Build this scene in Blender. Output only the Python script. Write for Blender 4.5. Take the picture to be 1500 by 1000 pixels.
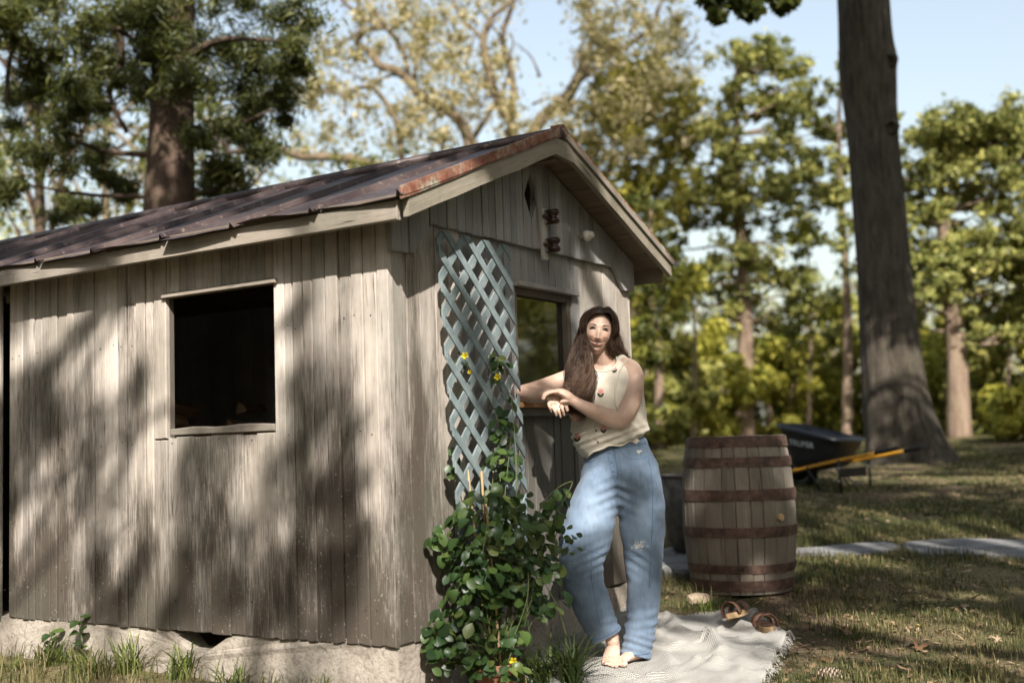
import bpy, bmesh, math, random
import numpy as np
from mathutils import Vector, Matrix, noise as mnoise
from mathutils.bvhtree import BVHTree

S = bpy.context.scene
for _o in list(bpy.data.objects): bpy.data.objects.remove(_o)
COL = S.collection

# ------------------------------------------------------------------ camera
F_PX, PITCH, ROLL, CAMH = 1678.4, 0.0821, 0.0332, 1.1
_c, _s = math.cos(ROLL), math.sin(ROLL)
FWD = np.array([0, math.cos(PITCH), math.sin(PITCH)])
UP0 = np.array([0, -math.sin(PITCH), math.cos(PITCH)])
RT0 = np.array([1.0, 0, 0])
RT = _c*RT0 - _s*UP0
UPV = _s*RT0 + _c*UP0
CAM = np.array([0, 0, CAMH])
cd = bpy.data.cameras.new('camera')
cam = bpy.data.objects.new('camera', cd); COL.objects.link(cam)
cam.matrix_world = Matrix(((RT[0], UPV[0], -FWD[0], 0), (RT[1], UPV[1], -FWD[1], 0),
                           (RT[2], UPV[2], -FWD[2], CAMH), (0, 0, 0, 1)))
cd.sensor_width = 36.0; cd.sensor_fit = 'HORIZONTAL'; cd.lens = F_PX/1500*36
cd.clip_start = 0.05; cd.clip_end = 2000
cd.dof.use_dof = True; cd.dof.focus_distance = 5.45; cd.dof.aperture_fstop = 1.25
S.camera = cam

# ------------------------------------------------------------------ sun, sky, exposure
SUN_H = np.array([0.132, -0.991]); SUN_EL = math.radians(40.5)
SUNV = np.array([SUN_H[0]*math.cos(SUN_EL), SUN_H[1]*math.cos(SUN_EL), math.sin(SUN_EL)])
SUNV /= np.linalg.norm(SUNV)
sl = bpy.data.lights.new('sun', 'SUN'); sl.energy = 4.9; sl.angle = math.radians(0.53); sl.color = (1.0, 0.94, 0.86)
so = bpy.data.objects.new('sun', sl); COL.objects.link(so)
so.rotation_euler = Vector(SUNV).to_track_quat('Z', 'Y').to_euler()
W = bpy.data.worlds.new('World'); S.world = W; W.use_nodes = True
wn = W.node_tree.nodes; wl = W.node_tree.links
sky = wn.new('ShaderNodeTexSky'); sky.sky_type = 'NISHITA'; sky.sun_disc = False
sky.sun_elevation = SUN_EL
sky.sun_rotation = math.atan2(SUNV[0], SUNV[1])
sky.dust_density = 3.0; sky.ozone_density = 1.6; sky.air_density = 1.6; sky.altitude = 100
bg = wn['Background']; bg.inputs['Strength'].default_value = 0.108
hs = wn.new('ShaderNodeHueSaturation'); hs.inputs['Saturation'].default_value = 0.66          # desaturated evenly, so the whole sky turns paler
wl.new(sky.outputs[0], hs.inputs['Color']); wl.new(hs.outputs[0], bg.inputs[0])
VS = S.view_settings
VS.view_transform = 'Standard'; VS.look = 'None'; VS.gamma = 1.0; VS.use_curve_mapping = False
VS.exposure = 1.0
S.cycles.max_bounces = 7; S.cycles.transparent_max_bounces = 6; S.cycles.diffuse_bounces = 3
S.cycles.glossy_bounces = 3; S.cycles.transmission_bounces = 4
S.cycles.use_denoising = True
S.cycles.sample_clamp_indirect = 6.0

# ------------------------------------------------------------------ geometry helpers
def A3(*v): return np.array(v, float)
def nrm(v):
    v = np.asarray(v, float); return v/max(1e-12, np.linalg.norm(v))
def raydir(px, py):
    return FWD + (px-750)/F_PX*RT - (py-500)/F_PX*UPV
def PX(px, py, Y):
    """point of the world on the line of sight through a photo pixel, at world depth Y"""
    d = raydir(px, py); return CAM + d*(Y/d[1])
def onplane(px, py, o, n):
    d = raydir(px, py); return CAM + d*(np.dot(o-CAM, n)/np.dot(d, n))
_gy = np.array([-60, 4.9, 5.6, 6.4, 7.0, 8.0, 9.5, 11.0, 14.0, 18.0, 25.0, 40.0, 200.0])
_gz = np.array([-.03, 0, .018, .085, .15, .225, .33, .45, .64, .75, .85, 1.0, 1.6])
def gz(x, y):
    x = np.asarray(x, float); y = np.asarray(y, float)
    z = np.interp(y, _gy, _gz)
    side = np.clip((-x-0.3)/1.2, 0, 1)                       # flatter beside the shed
    z = z*(1-side*0.8) + 0.05*side*np.exp(-((y-5.5)/2.5)**2)
    z = z + 0.012*np.sin(2.1*x+.7*y) * np.sin(1.7*y-.6*x+1.3) + 0.008*np.sin(5.3*x-2.2*y)*np.sin(4.1*y+1.9*x)
    return z
def onground(px, py, dz=0.0):
    d = raydir(px, py); d = d/np.linalg.norm(d); t = np.linspace(1.5, 60, 4000); P = CAM+t[:, None]*d; h = P[:, 2]-gz(P[:, 0], P[:, 1])-dz
    i = int(np.argmax(h < 0)); i = max(i, 1); k = h[i-1]/(h[i-1]-h[i]); return P[i-1]+(P[i]-P[i-1])*k

def mesh(name, v, f, uv=None, smooth=False):
    m = bpy.data.meshes.new(name)
    v = np.asarray(v, np.float32).reshape(-1, 3)
    if isinstance(f, np.ndarray):
        n, k = f.shape
        m.vertices.add(len(v)); m.vertices.foreach_set('co', v.ravel())
        m.loops.add(n*k); m.loops.foreach_set('vertex_index', f.astype(np.int32).ravel())
        m.polygons.add(n)
        m.polygons.foreach_set('loop_start', np.arange(0, n*k, k, dtype=np.int32))
        m.polygons.foreach_set('loop_total', np.full(n, k, np.int32))
        m.update(calc_edges=True)
    else:
        m.from_pydata([tuple(map(float, q)) for q in v], [], [tuple(map(int, q)) for q in f])
    if uv is not None:                                      # uv per vertex
        L = m.uv_layers.new(name='UVMap')
        li = np.empty(len(m.loops), np.int32); m.loops.foreach_get('vertex_index', li)
        L.data.foreach_set('uv', np.asarray(uv, np.float32)[li].ravel())
    if smooth:
        m.polygons.foreach_set('use_smooth', np.ones(len(m.polygons), bool))
    m.validate(); m.update()
    return m

def ob(name, me, mat=None, parent=None, label=None, cat=None, group=None, kind=None):
    o = bpy.data.objects.new(name, me); COL.objects.link(o)
    if mat is not None and me is not None:
        me.materials.clear(); me.materials.append(mat)
    if parent is not None:
        o.parent = parent
        if parent.type == 'EMPTY': o.matrix_parent_inverse = Matrix.Translation(-Vector(parent.location))
    if label: o['label'] = label
    if cat: o['category'] = cat
    if group: o['group'] = group
    if kind: o['kind'] = kind
    return o
def thing(name, label, cat, loc=(0, 0, 0), group=None):
    e = bpy.data.objects.new(name, None); COL.objects.link(e)
    e.location = tuple(float(q) for q in loc); e.empty_display_size = .1
    e['label'] = label; e['category'] = cat
    if group: e['group'] = group
    return e
def place(o, loc, x, y, z, sc=1.0):
    """local frame of an object under an empty, given in the world"""
    M = Matrix(((x[0]*sc, y[0]*sc, z[0]*sc, loc[0]), (x[1]*sc, y[1]*sc, z[1]*sc, loc[1]),
                (x[2]*sc, y[2]*sc, z[2]*sc, loc[2]), (0, 0, 0, 1)))
    o.matrix_basis = M; return o

def inset(poly, c):
    n = len(poly); P = [np.array(q, float) for q in poly]; out = []
    ar = sum(P[i][0]*P[(i+1) % n][1]-P[(i+1) % n][0]*P[i][1] for i in range(n))
    sg = 1 if ar > 0 else -1
    for i in range(n):
        a, b, d = P[i-1], P[i], P[(i+1) % n]
        e1 = (b-a)/max(1e-9, np.linalg.norm(b-a)); e2 = (d-b)/max(1e-9, np.linalg.norm(d-b))
        n1 = sg*np.array([-e1[1], e1[0]]); n2 = sg*np.array([-e2[1], e2[0]])
        k = 1+np.dot(n1, n2)
        out.append(b + (n1+n2)*c/max(k, .4))
    return out
_uvr = random.Random(5)
def prism(poly, pt, lo, hi, c=0.0, grain=1, bend=None):
    """polygon in a plane's (a,b) coordinates made solid between offsets lo and hi; hi = seen face. -> v,f,uv"""
    n = len(poly)
    ar = sum(poly[i][0]*poly[(i+1) % n][1]-poly[(i+1) % n][0]*poly[i][1] for i in range(n))
    if ar < 0: poly = poly[::-1]
    rings = [(poly, lo), (poly, hi-c)]
    if c > 0: rings.append((inset(poly, c), hi))
    v = []; uv = []; off = (_uvr.random()*40, _uvr.random()*40)
    for pl, o in rings:
        for q in pl:
            oo = o + (bend(q[0], q[1]) if bend else 0)
            v.append(pt(q[0], q[1], oo))
            g, w = (q[1], q[0]) if grain == 1 else (q[0], q[1])
            uv.append((g+off[0], w+(o-hi)*.7+off[1]))
    f = [list(range(n))[::-1]]
    for k in range(len(rings)-1):
        for i in range(n):
            j = (i+1) % n; f.append([k*n+i, k*n+j, (k+1)*n+j, (k+1)*n+i])
    b = (len(rings)-1)*n; f.append([b+i for i in range(n)])
    return v, f, uv
def addp(name, pr, mat, parent, kind=None, smooth=False):
    return ob(name, mesh(name, pr[0], pr[1], pr[2], smooth), mat, parent, kind=kind)
def merge(prs):
    v = []; f = []; uv = []
    for p in prs:
        k = len(v); v += list(p[0]); f += [[i+k for i in q] for q in p[1]]
        uv += list(p[2]) if len(p) > 2 and p[2] is not None else [(0, 0)]*len(p[0])
    return v, f, uv
def box(o, x, y, z, c=0.0):
    """box: o corner-less centre, x,y,z half-extent vectors; grain along x"""
    o = np.asarray(o, float)
    lx, ly, lz = [np.linalg.norm(q) for q in (x, y, z)]
    ux, uy, uz = nrm(x), nrm(y), nrm(z)
    if np.dot(np.cross(ux, uy), uz) < 0: ux = -ux
    pt = lambda a, b, h: o+ux*a+uy*b+uz*h
    return prism([(-lx, -ly), (lx, -ly), (lx, ly), (-lx, ly)], pt, -lz, lz, c, grain=0)

def frames(P, up=(0, 0, 1)):
    P = np.asarray(P, float); T = np.gradient(P, axis=0); T /= np.linalg.norm(T, axis=1)[:, None]+1e-12
    u = np.asarray(up, float); a = u-T[0]*np.dot(u, T[0])
    if np.linalg.norm(a) < 1e-3:
        u = A3(1, 0.1, 0); a = u-T[0]*np.dot(u, T[0])
    a = nrm(a); X = []
    for t in T:
        a = nrm(a-t*np.dot(a, t)); X.append(a.copy())
    X = np.array(X); Y = np.cross(T, X); return T, X, Y
def tube(P, R, n=8, up=(0, 0, 1), caps=True, R2=None, noise_amp=0, seed=0):
    """R across the 'up'-side axis X, R2 across Y"""
    P = np.asarray(P, float); m = len(P); R = np.broadcast_to(np.asarray(R, float), (m,))
    R2 = R if R2 is None else np.broadcast_to(np.asarray(R2, float), (m,))
    T, X, Y = frames(P, up); th = np.linspace(0, 2*np.pi, n, endpoint=False)
    v = P[:, None]+X[:, None]*(np.cos(th)[None, :, None]*R[:, None, None])+Y[:, None]*(np.sin(th)[None, :, None]*R2[:, None, None])
    if noise_amp:
        rr = np.random.default_rng(seed); k = 1+noise_amp*rr.standard_normal((m, n, 1)); v = P[:, None]+(v-P[:, None])*k
    L = np.concatenate([[0], np.cumsum(np.linalg.norm(np.diff(P, axis=0), axis=1))])
    uv = np.stack([np.repeat(L[:, None], n, 1), np.broadcast_to(th[None]*R[:, None], (m, n))], -1).reshape(-1, 2)
    v = v.reshape(-1, 3); f = []
    for k in range(m-1):
        for i in range(n):
            j = (i+1) % n; f.append([k*n+i, k*n+j, (k+1)*n+j, (k+1)*n+i])
    if caps: f.append(list(range(n))[::-1]); f.append([(m-1)*n+i for i in range(n)])
    return [list(q) for q in v], f, [list(q) for q in uv]
def spline(pts, n=20):
    """Catmull-Rom through rows of any width"""
    P = np.asarray(pts, float); m = len(P)
    if m == 2:
        t = np.linspace(0, 1, n)[:, None]; return P[0]*(1-t)+P[1]*t
    Q = np.vstack([2*P[0]-P[1], P, 2*P[-1]-P[-2]]); out = []
    for t in np.linspace(0, m-1, n):
        i = min(int(t), m-2); u = t-i; p0, p1, p2, p3 = Q[i:i+4]
        out.append(.5*((2*p1)+(-p0+p2)*u+(2*p0-5*p1+4*p2-p3)*u*u+(-p0+3*p1-3*p2+p3)*u**3))
    return np.array(out)
def lathe(prof, o, ax, n=24, ref=(1, 0.13, 0)):
    """prof: (radius, height) list; closed at the ends by tiny radii"""
    o = np.asarray(o, float); az = nrm(ax); x = nrm(np.cross(az, ref)); y = np.cross(az, x)
    th = np.linspace(0, 2*np.pi, n, endpoint=False); v = []; f = []; uv = []
    for r, h in prof:
        for t in th: v.append(o+az*h+(x*math.cos(t)+y*math.sin(t))*r); uv.append((h, t*r))
    for k in range(len(prof)-1):
        for i in range(n):
            j = (i+1) % n; f.append([k*n+i, k*n+j, (k+1)*n+j, (k+1)*n+i])
    if prof[0][0] > 1e-6: f.append(list(range(n))[::-1])
    if prof[-1][0] > 1e-6: f.append([(len(prof)-1)*n+i for i in range(n)])
    return v, f, uv

# ------------------------------------------------------------------ material helpers
class NT:
    def __init__(s, name):
        s.m = bpy.data.materials.new(name); s.m.use_nodes = True; s.t = s.m.node_tree; s.t.nodes.clear()
        s.out = s.t.nodes.new('ShaderNodeOutputMaterial')
    def n(s, typ, ins=None, **kw):
        nd = s.t.nodes.new('ShaderNode'+typ)
        for k, v in kw.items(): setattr(nd, k, v)
        for k, v in (ins or {}).items(): s.set(nd.inputs[k], v)
        return nd
    def set(s, sock, v):
        if hasattr(v, 'is_output'): s.t.links.new(v, sock)
        elif isinstance(v, bpy.types.Node): s.t.links.new(v.outputs[0], sock)
        else:
            if isinstance(v, (tuple, list)) and len(v) == 3 and sock.type == 'RGBA': v = (*v, 1)
            sock.default_value = v
    def math(s, op, a, b=0.0, clamp=False):
        return s.n('Math', {0: a, 1: b}, operation=op, use_clamp=clamp).outputs[0]
    def noise(s, vec, scale=5, detail=4, rough=.55, dist=0.0):
        return s.n('TexNoise', {'Vector': vec, 'Scale': scale, 'Detail': detail, 'Roughness': rough, 'Distortion': dist}).outputs['Fac']
    def scalev(s, vec, sc, loc=(0, 0, 0)):
        return s.n('Mapping', {'Vector': vec, 'Scale': sc, 'Location': loc}).outputs[0]
    def ramp(s, fac, stops, interp='LINEAR'):
        nd = s.n('ValToRGB', {0: fac}); cr = nd.color_ramp; cr.interpolation = interp
        while len(cr.elements) < len(stops): cr.elements.new(.5)
        for e, (p, c) in zip(cr.elements, stops):
            e.position = p; e.color = (*c, 1) if isinstance(c, (tuple, list)) else (c, c, c, 1)
        return nd.outputs[0]
    def mix(s, fac, a, b, mode='MIX'):
        nd = s.n('Mix', data_type='RGBA', blend_type=mode)
        s.set(nd.inputs[0], fac); s.set(nd.inputs[6], a); s.set(nd.inputs[7], b); return nd.outputs[2]
    def bump(s, h, strength=.5, dist=.01):
        return s.n('Bump', {'Height': h, 'Strength': strength, 'Distance': dist}).outputs[0]
    def bsdf(s, col, rough=.8, normal=None, **kw):
        i = {'Base Color': col, 'Roughness': rough}
        i.update(kw)
        if normal is not None: i['Normal'] = normal
        nd = s.n('BsdfPrincipled', i); s.t.links.new(nd.outputs[0], s.out.inputs[0]); return nd
    def pos(s): return s.n('NewGeometry').outputs['Position']
    def uv(s): return s.n('UVMap').outputs[0]
    def objrand(s): return s.n('ObjectInfo').outputs['Random']
    def island(s): return s.n('NewGeometry').outputs['Random Per Island']

def wood(name, light, dark, stain=.5, fleck=.0, vary=.35, ruststain=0.0, rough=.85, bump=.6):
    """weathered grey board: grain along uv.x, every board its own tone; dirt where water has run"""
    t = NT(name); uv = t.uv(); r = t.objrand()
    fine = t.noise(t.scalev(uv, (8.0, 210, 1)), 1.0, 5, .68)
    mid = t.noise(t.scalev(uv, (2.2, 40, 1)), 1.0, 5, .62, .5)
    g = t.math('ADD', t.math('MULTIPLY', fine, .62), t.math('MULTIPLY', mid, .38))
    col = t.ramp(g, [(.24, dark), (.5, tuple((a*1.15+b*.85)/2 for a, b in zip(light, dark))), (.76, light)])
    tone = t.math('MULTIPLY_ADD', r, vary); t.set(tone.node.inputs[2], 1-vary*.55)
    col = t.mix(1.0, col, t.n('CombineColor', {0: tone, 1: tone, 2: tone}).outputs[0], 'MULTIPLY')
    warm = t.math('FRACT', t.math('MULTIPLY', r, 7.31))
    col = t.mix(t.math('MULTIPLY', warm, .25), col, (light[0]*1.04, light[1]*.94, light[2]*.84))
    p = t.pos()
    if stain:
        st = t.noise(t.scalev(p, (3.2, 3.2, .9)), 1.0, 5, .62, .3)
        low = t.n('MapRange', {0: t.n('SeparateXYZ', {0: p}).outputs[2], 1: .25, 2: 1.55, 3: .27, 4: -.05}).outputs[0]
        sm = t.ramp(t.math('ADD', t.math('ADD', st, low), t.math('MULTIPLY', t.math('SUBTRACT', fine, .5), .7)), [(.46, 0), (.67, 1)])
        col = t.mix(t.math('MULTIPLY', sm, stain), col, (.052, .040, .029))
        gr = t.ramp(t.noise(p, 2.3, 4, .6), [(.45, 0), (.70, .45)])
        col = t.mix(gr, col, (.115, .115, .088))
    if fleck:
        fl = t.ramp(t.noise(t.scalev(p, (95, 95, 55)), 1.0, 2, .55), [(.66, 0), (.71, 1)])
        zone = t.ramp(t.math('ADD', t.noise(t.scalev(p, (2.6, 2.6, 1.6), (3, 1, 5)), 1.0, 3, .55), t.n('MapRange', {0: t.n('SeparateXYZ', {0: p}).outputs[2], 1: .3, 2: 1.3, 3: .10, 4: -.06}).outputs[0]), [(.48, 0), (.64, 1)])
        col = t.mix(t.math('MULTIPLY', t.math('MULTIPLY', fl, zone), fleck), col, (.46, .44, .38))
    # black nail and knot streaks
    kn = t.ramp(t.noise(t.scalev(uv, (3.6, 52, 1), (7, 3, 0)), 1.0, 2, .5), [(.67, 0), (.74, 1)])
    col = t.mix(t.math('MULTIPLY', kn, .75), col, (.02, .017, .014))
    if ruststain:
        ru = t.ramp(t.noise(p, 9, 5, .65), [(.45, 0), (.6, 1)])
        li = t.ramp(t.noise(p, 38, 3, .6), [(.5, 0), (.6, 1)])
        col = t.mix(t.math('MULTIPLY', ru, ruststain), col, (.20, .075, .045))
        col = t.mix(t.math('MULTIPLY', li, ruststain*.7), col, (.33, .32, .24))
    nb = t.bump(t.math('ADD', g, t.math('MULTIPLY', kn, -.4)), bump, .006)
    t.bsdf(col, rough, nb, **{'Specular IOR Level': .25}); return t.m

def leafmat(name, stops, trans=.35, rough=.5, spec=.3, island=True):
    t = NT(name)
    r = t.island() if island else t.objrand()
    big = t.noise(t.pos(), .55, 3, .6)
    k = t.math('ADD', t.math('MULTIPLY', r, .65), t.math('MULTIPLY', t.math('SUBTRACT', big, .25), .7), True)
    col = t.ramp(k, stops)
    b = t.n('BsdfPrincipled', {'Base Color': col, 'Roughness': rough, 'Specular IOR Level': spec})
    tr = t.n('BsdfTranslucent', {'Color': t.mix(.5, col, (.32, .34, .03), 'MIX')})
    mx = t.n('MixShader', {0: trans, 1: b.outputs[0], 2: tr.outputs[0]})
    t.t.links.new(mx.outputs[0], t.out.inputs[0]); return t.m
def plain(name, col, rough=.6, metal=0.0, spec=.4, bumpscale=0, bstr=.3, var=0.0):
    t = NT(name); p = t.n('TexCoord').outputs['Object']; c = col
    if var:
        c = t.mix(t.ramp(t.noise(p, 14, 5, .6), [(.3, 0), (.7, 1)]), tuple(q*(1-var) for q in col), tuple(min(1, q*(1+var)) for q in col))
    nb = t.bump(t.noise(p, bumpscale, 4, .6), bstr, .004) if bumpscale else None
    t.bsdf(c, rough, nb, Metallic=metal, **{'Specular IOR Level': spec}); return t.m
# ------------------------------------------------------------------ ground
def grid_lines(lo, hi, c0, c1, fine, grow):
    a = list(np.arange(c0, c1, fine)); st = fine
    x = c1
    while x < hi: a.append(x); st *= grow; x += st
    a.append(hi); st = fine; x = c0-fine
    while x > lo: a.insert(0, x); st *= grow; x -= st
    a.insert(0, lo); return np.array(a)
gx = grid_lines(-260, 260, -4.5, 5.5, .06, 1.09); gyl = grid_lines(-120, 420, 3.2, 12.0, .06, 1.08)
GX, GY = np.meshgrid(gx, gyl); GZ = gz(GX, GY)
_r = np.random.default_rng(2)
GZ += _r.standard_normal(GZ.shape)*.004*(np.abs(GX) < 6)*(GY < 13)
nx, ny = len(gx), len(gyl)
ii = (np.arange(ny-1)[:, None]*nx+np.arange(nx-1)[None]).ravel()
gf = np.stack([ii, ii+1, ii+nx+1, ii+nx], 1)
t = NT('ground_soil'); p = t.pos()
n1 = t.noise(p, 1.1, 5, .62, .4); n2 = t.noise(p, 9, 6, .7); n3 = t.noise(p, 60, 4, .7)
soil = t.ramp(n3, [(.3, (.055, .036, .025)), (.5, (.12, .083, .057)), (.7, (.22, .165, .115))])
dry = t.ramp(n3, [(.3, (.07, .058, .03)), (.5, (.15, .125, .062)), (.72, (.27, .23, .125))])
grs = t.ramp(n3, [(.3, (.020, .028, .010)), (.6, (.055, .07, .022))])
c = t.mix(t.ramp(n1, [(.40, 0), (.58, 1)]), soil, dry)
c = t.mix(t.ramp(t.noise(p, 1.7, 4, .6, .3), [(.46, 0), (.62, .8)]), c, grs)
t.bsdf(c, .95, t.bump(t.math('ADD', t.math('MULTIPLY', n2, .6), t.math('MULTIPLY', n3, .5)), .9, .03), **{'Specular IOR Level': .1})
ob('ground', mesh('ground', np.stack([GX, GY, GZ], -1).reshape(-1, 3), gf, smooth=True), t.m, kind='structure')

# ------------------------------------------------------------------ shed
TH = 1.0187
G = A3(math.cos(TH), math.sin(TH), 0); NG = A3(G[1], -G[0], 0)      # along the gable, and out of it
LD = A3(-G[1], G[0], -.0073); NL = -G                                # along the long wall (sags to the rear), out of it
SA = A3(-.5111, 4.75, 0); GW = 2.274; ZB, ZT = .2627, 2.0335; LEN = 5.0
Z3 = A3(0, 0, 1)
def LW(s, z, o): return SA+LD*s+Z3*z+NL*o
def GP(t, z, o): return SA+G*t+Z3*z+NG*o
def gab(px, py, o=.02):
    q = onplane(px, py, SA+NG*o, NG)-SA; return float(np.dot(q, G)), float(q[2])
def lft(px, py, o=.02):
    q = onplane(px, py, SA+NL*o, NL)-SA; s = float(np.dot(q, A3(-G[1], G[0], 0))); return s, float(q[2]+.0073*s)

M_wall = wood('weathered_siding', (.63, .575, .52), (.18, .155, .132), stain=.92, fleck=.55, vary=.55)
M_gable = wood('grey_gable_siding', (.42, .415, .415), (.105, .103, .106), stain=.45, vary=.35)
M_dark = wood('dark_stained_siding', (.20, .19, .18), (.045, .042, .04), stain=.3, vary=.3)  # darker grey tone, used below the gable window
M_trim = wood('bare_trim_timber', (.40, .36, .31), (.12, .10, .082), stain=.5, fleck=.5, vary=.2)
M_rake = wood('lichen_rake_timber', (.37, .335, .27), (.10, .09, .068), stain=.5, fleck=1.0, vary=.2)
M_soff = wood('brown_deck_timber', (.26, .21, .16), (.075, .055, .042), stain=.3, vary=.35)
M_inn = wood('pale_inner_boards', (.62, .62, .62), (.30, .30, .30), stain=.2, vary=.3)
M_old = wood('dark_interior_timber', (.20, .17, .145), (.06, .05, .04), stain=.4, vary=.3)
t = NT('rusted_edge_metal'); p = t.pos()
n1 = t.noise(p, 11, 6, .7); n2 = t.noise(p, 45, 4, .6)
c = t.ramp(n1, [(.38, (.17, .062, .040)), (.5, (.27, .125, .085)), (.60, (.30, .27, .21)), (.72, (.48, .45, .37))])
c = t.mix(t.ramp(n2, [(.5, 0), (.6, .7)]), c, (.13, .085, .06))
t.bsdf(c, .8, t.bump(n2, .4, .004), **{'Specular IOR Level': .2}); M_rust = t.m
t = NT('brown_sheet_metal'); p = t.pos()
n1 = t.noise(p, 3.2, 6, .65); n2 = t.noise(p, 30, 4, .65)
c = t.ramp(n1, [(.35, (.042, .030, .031)), (.55, (.075, .054, .053)), (.7, (.12, .087, .080))])
c = t.mix(t.ramp(n2, [(.58, 0), (.66, .6)]), c, (.22, .18, .15))
t.bsdf(c, t.ramp(n1, [(.3, .42), (.7, .62)]), t.bump(n1, .15, .01), Metallic=.25, **{'Specular IOR Level': .4}); M_roof = t.m
t = NT('old_concrete'); p = t.pos()
n1 = t.noise(p, 4, 6, .65); n2 = t.noise(p, 48, 5, .7)
c = t.ramp(n1, [(.3, (.20, .165, .13)), (.5, (.36, .315, .265)), (.7, (.47, .42, .36))])
c = t.mix(t.ramp(n2, [(.35, .6), (.5, 0)]), c, (.14, .115, .09))
t.bsdf(c, .92, t.bump(t.math('ADD', n1, t.math('MULTIPLY', n2, .5)), .7, .02)); M_conc = t.m

shed = thing('shed', 'old weathered grey plank shed with a low brown metal gable roof', 'shed', SA)
R = random.Random(11)
# window of the long wall
s1, s2, w1, w2 = .6256, 1.315, 1.8145, 1.168
def ztop(s): return 2.085
def lboard(sa, sb, za, zb, mat=M_wall, dz=0.005, prou=0, c=.0042, name='siding_board'):
    a0 = za+R.uniform(-dz, dz); a1 = za+R.uniform(-dz, dz); mid = (sa+sb)/2+R.uniform(-.012, .012)
    o = .020+prou+R.uniform(-.004, .004)
    poly = [(sa, a0), (mid, min(a0, a1)-R.uniform(-.003, .003)), (sb, a1), (sb, zb), (sa, zb)]
    bow = R.uniform(-.002, .002)
    addp(name, prism(poly, LW, 0, o, c, 1, lambda a, b: bow*(b-1)), mat, shed)
s = -.020
edges = []
while s < LEN:
    w = R.choice([.052, .058, .062, .066, .074, .085]); edges.append((s, s+w)); s += w
JR, JL = (s1-.062, s1), (s2, s2+.085)
for a, b in edges:
    g = R.choice([.004, .005, .006, .0075, .009])
    a2, b2 = a+g*.5, b-g*.5
    if b2 < JR[0] or a2 > JL[1]:
        if a2 < 2.545 < b2: b2 = min(b2, 2.535)
        if 2.53 < a2 < 2.57: a2 = 2.57
        if b2-a2 > .012:
            if b2 > 2.56: lboard(a2, b2, ZB-.02, ztop(a2), prou=-.004)
            else: lboard(a2, b2, ZB, ztop(a2))
    else:
        for u0, u1 in ((a2, min(b2, JR[0]-.001)), (max(a2, JL[1]+.001), b2)):
            if u1-u0 > .012: lboard(u0, u1, ZB, ztop(u0))
lboard(JR[0], JR[1]-.001, ZB, ztop(0), prou=.002); lboard(JL[0]+.001, JL[1], w2-.02, ztop(0), prou=.003)
lboard(JL[0]+.001, JL[1], ZB, w2-.024, prou=.001)
s = s1+.001
while s < s2-.02:                                       # short boards over the window
    w = min(R.uniform(.05, .064), s2-s); lboard(s+.0008, s+w-.0008, w1+.022, ztop(s), dz=.002); s += w
s = s1+.001
while s < s2-.02:                                       # broader ones under it
    w = min(R.uniform(.085, .13), s2-s)
    if s2-s-w < .05: w = s2-s
    lboard(s+.0012, s+w-.0012, ZB, w2-.014+R.uniform(-.004, .004)); s += w
addp('window_head', prism([(s1-.03, w1), (s2+.012, w1+.001), (s2+.012, w1+.018), (s1-.03, w1+.019)], LW, .0, .042, .002, 0), M_trim, shed)
# rough, broken sill board
poly = [(s1-.002, w2+.004)]+[(s1+k*(s2-s1-.03)/9, w2+.030+R.uniform(-.006, .006)) for k in range(10)]+[(s2-.035, w2-.004)]
poly = [(s1-.002, w2-.006)]+poly[1:]
addp('window_sill', prism(poly, LW, -.05, .030, .003, 0), M_trim, shed)
for sj in (s1-.001, s2+.001):                           # reveals of the opening
    a, b = (sj-.03, sj) if sj < 1 else (sj, sj+.03)
    addp('window_jamb', prism([(a, w2-.05), (b, w2-.05), (b, w1+.03), (a, w1+.03)], LW, -.028, -.002, 0, 1), M_old, shed)

# gable wall, below the overlapping upper siding
T1, T2, GW1, GW0 = .985, 1.567, 1.8356, 1.262
def gboard(ta, tb, za, zb, mat, off=.018, dz=.006, c=.002, name='siding_board'):
    o = off+R.uniform(-.0025, .0025)
    poly = [(ta, za+R.uniform(-dz, dz)), (tb, za+R.uniform(-dz, dz)), (tb, zb), (ta, zb)]
    addp(name, prism(poly, GP, 0, o, c, 1), mat, shed)
tt = .0
while tt < GW:
    w = R.choice([.062, .07, .085, .10, .115]);
    if tt > 1.6: w = R.choice([.13, .16, .19])
    if tt < T1 < tt+w+.03: w = T1-tt
    if tt >= T1-.001 and tt < T2: w = min(R.uniform(.055, .075), T2-tt) if T2-tt > .09 else T2-tt
    w = min(w, GW-tt); g = R.uniform(.003, .007)
    a, b = tt+g/2, tt+w-g/2
    if tt >= T1-.002 and tt < T2-.01:
        gboard(a, b, ZB, GW0-.03, M_dark, off=.016+R.uniform(-.004, .004)); gboard(a, b, GW1+.022, ZT+.05, M_gable)
    else:
        gboard(a, b, ZB, ZT+.05 if .15 < tt < GW-.2 else ZT, M_wall if tt < .5 or tt > 1.6 else M_gable)
    tt += w
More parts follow.
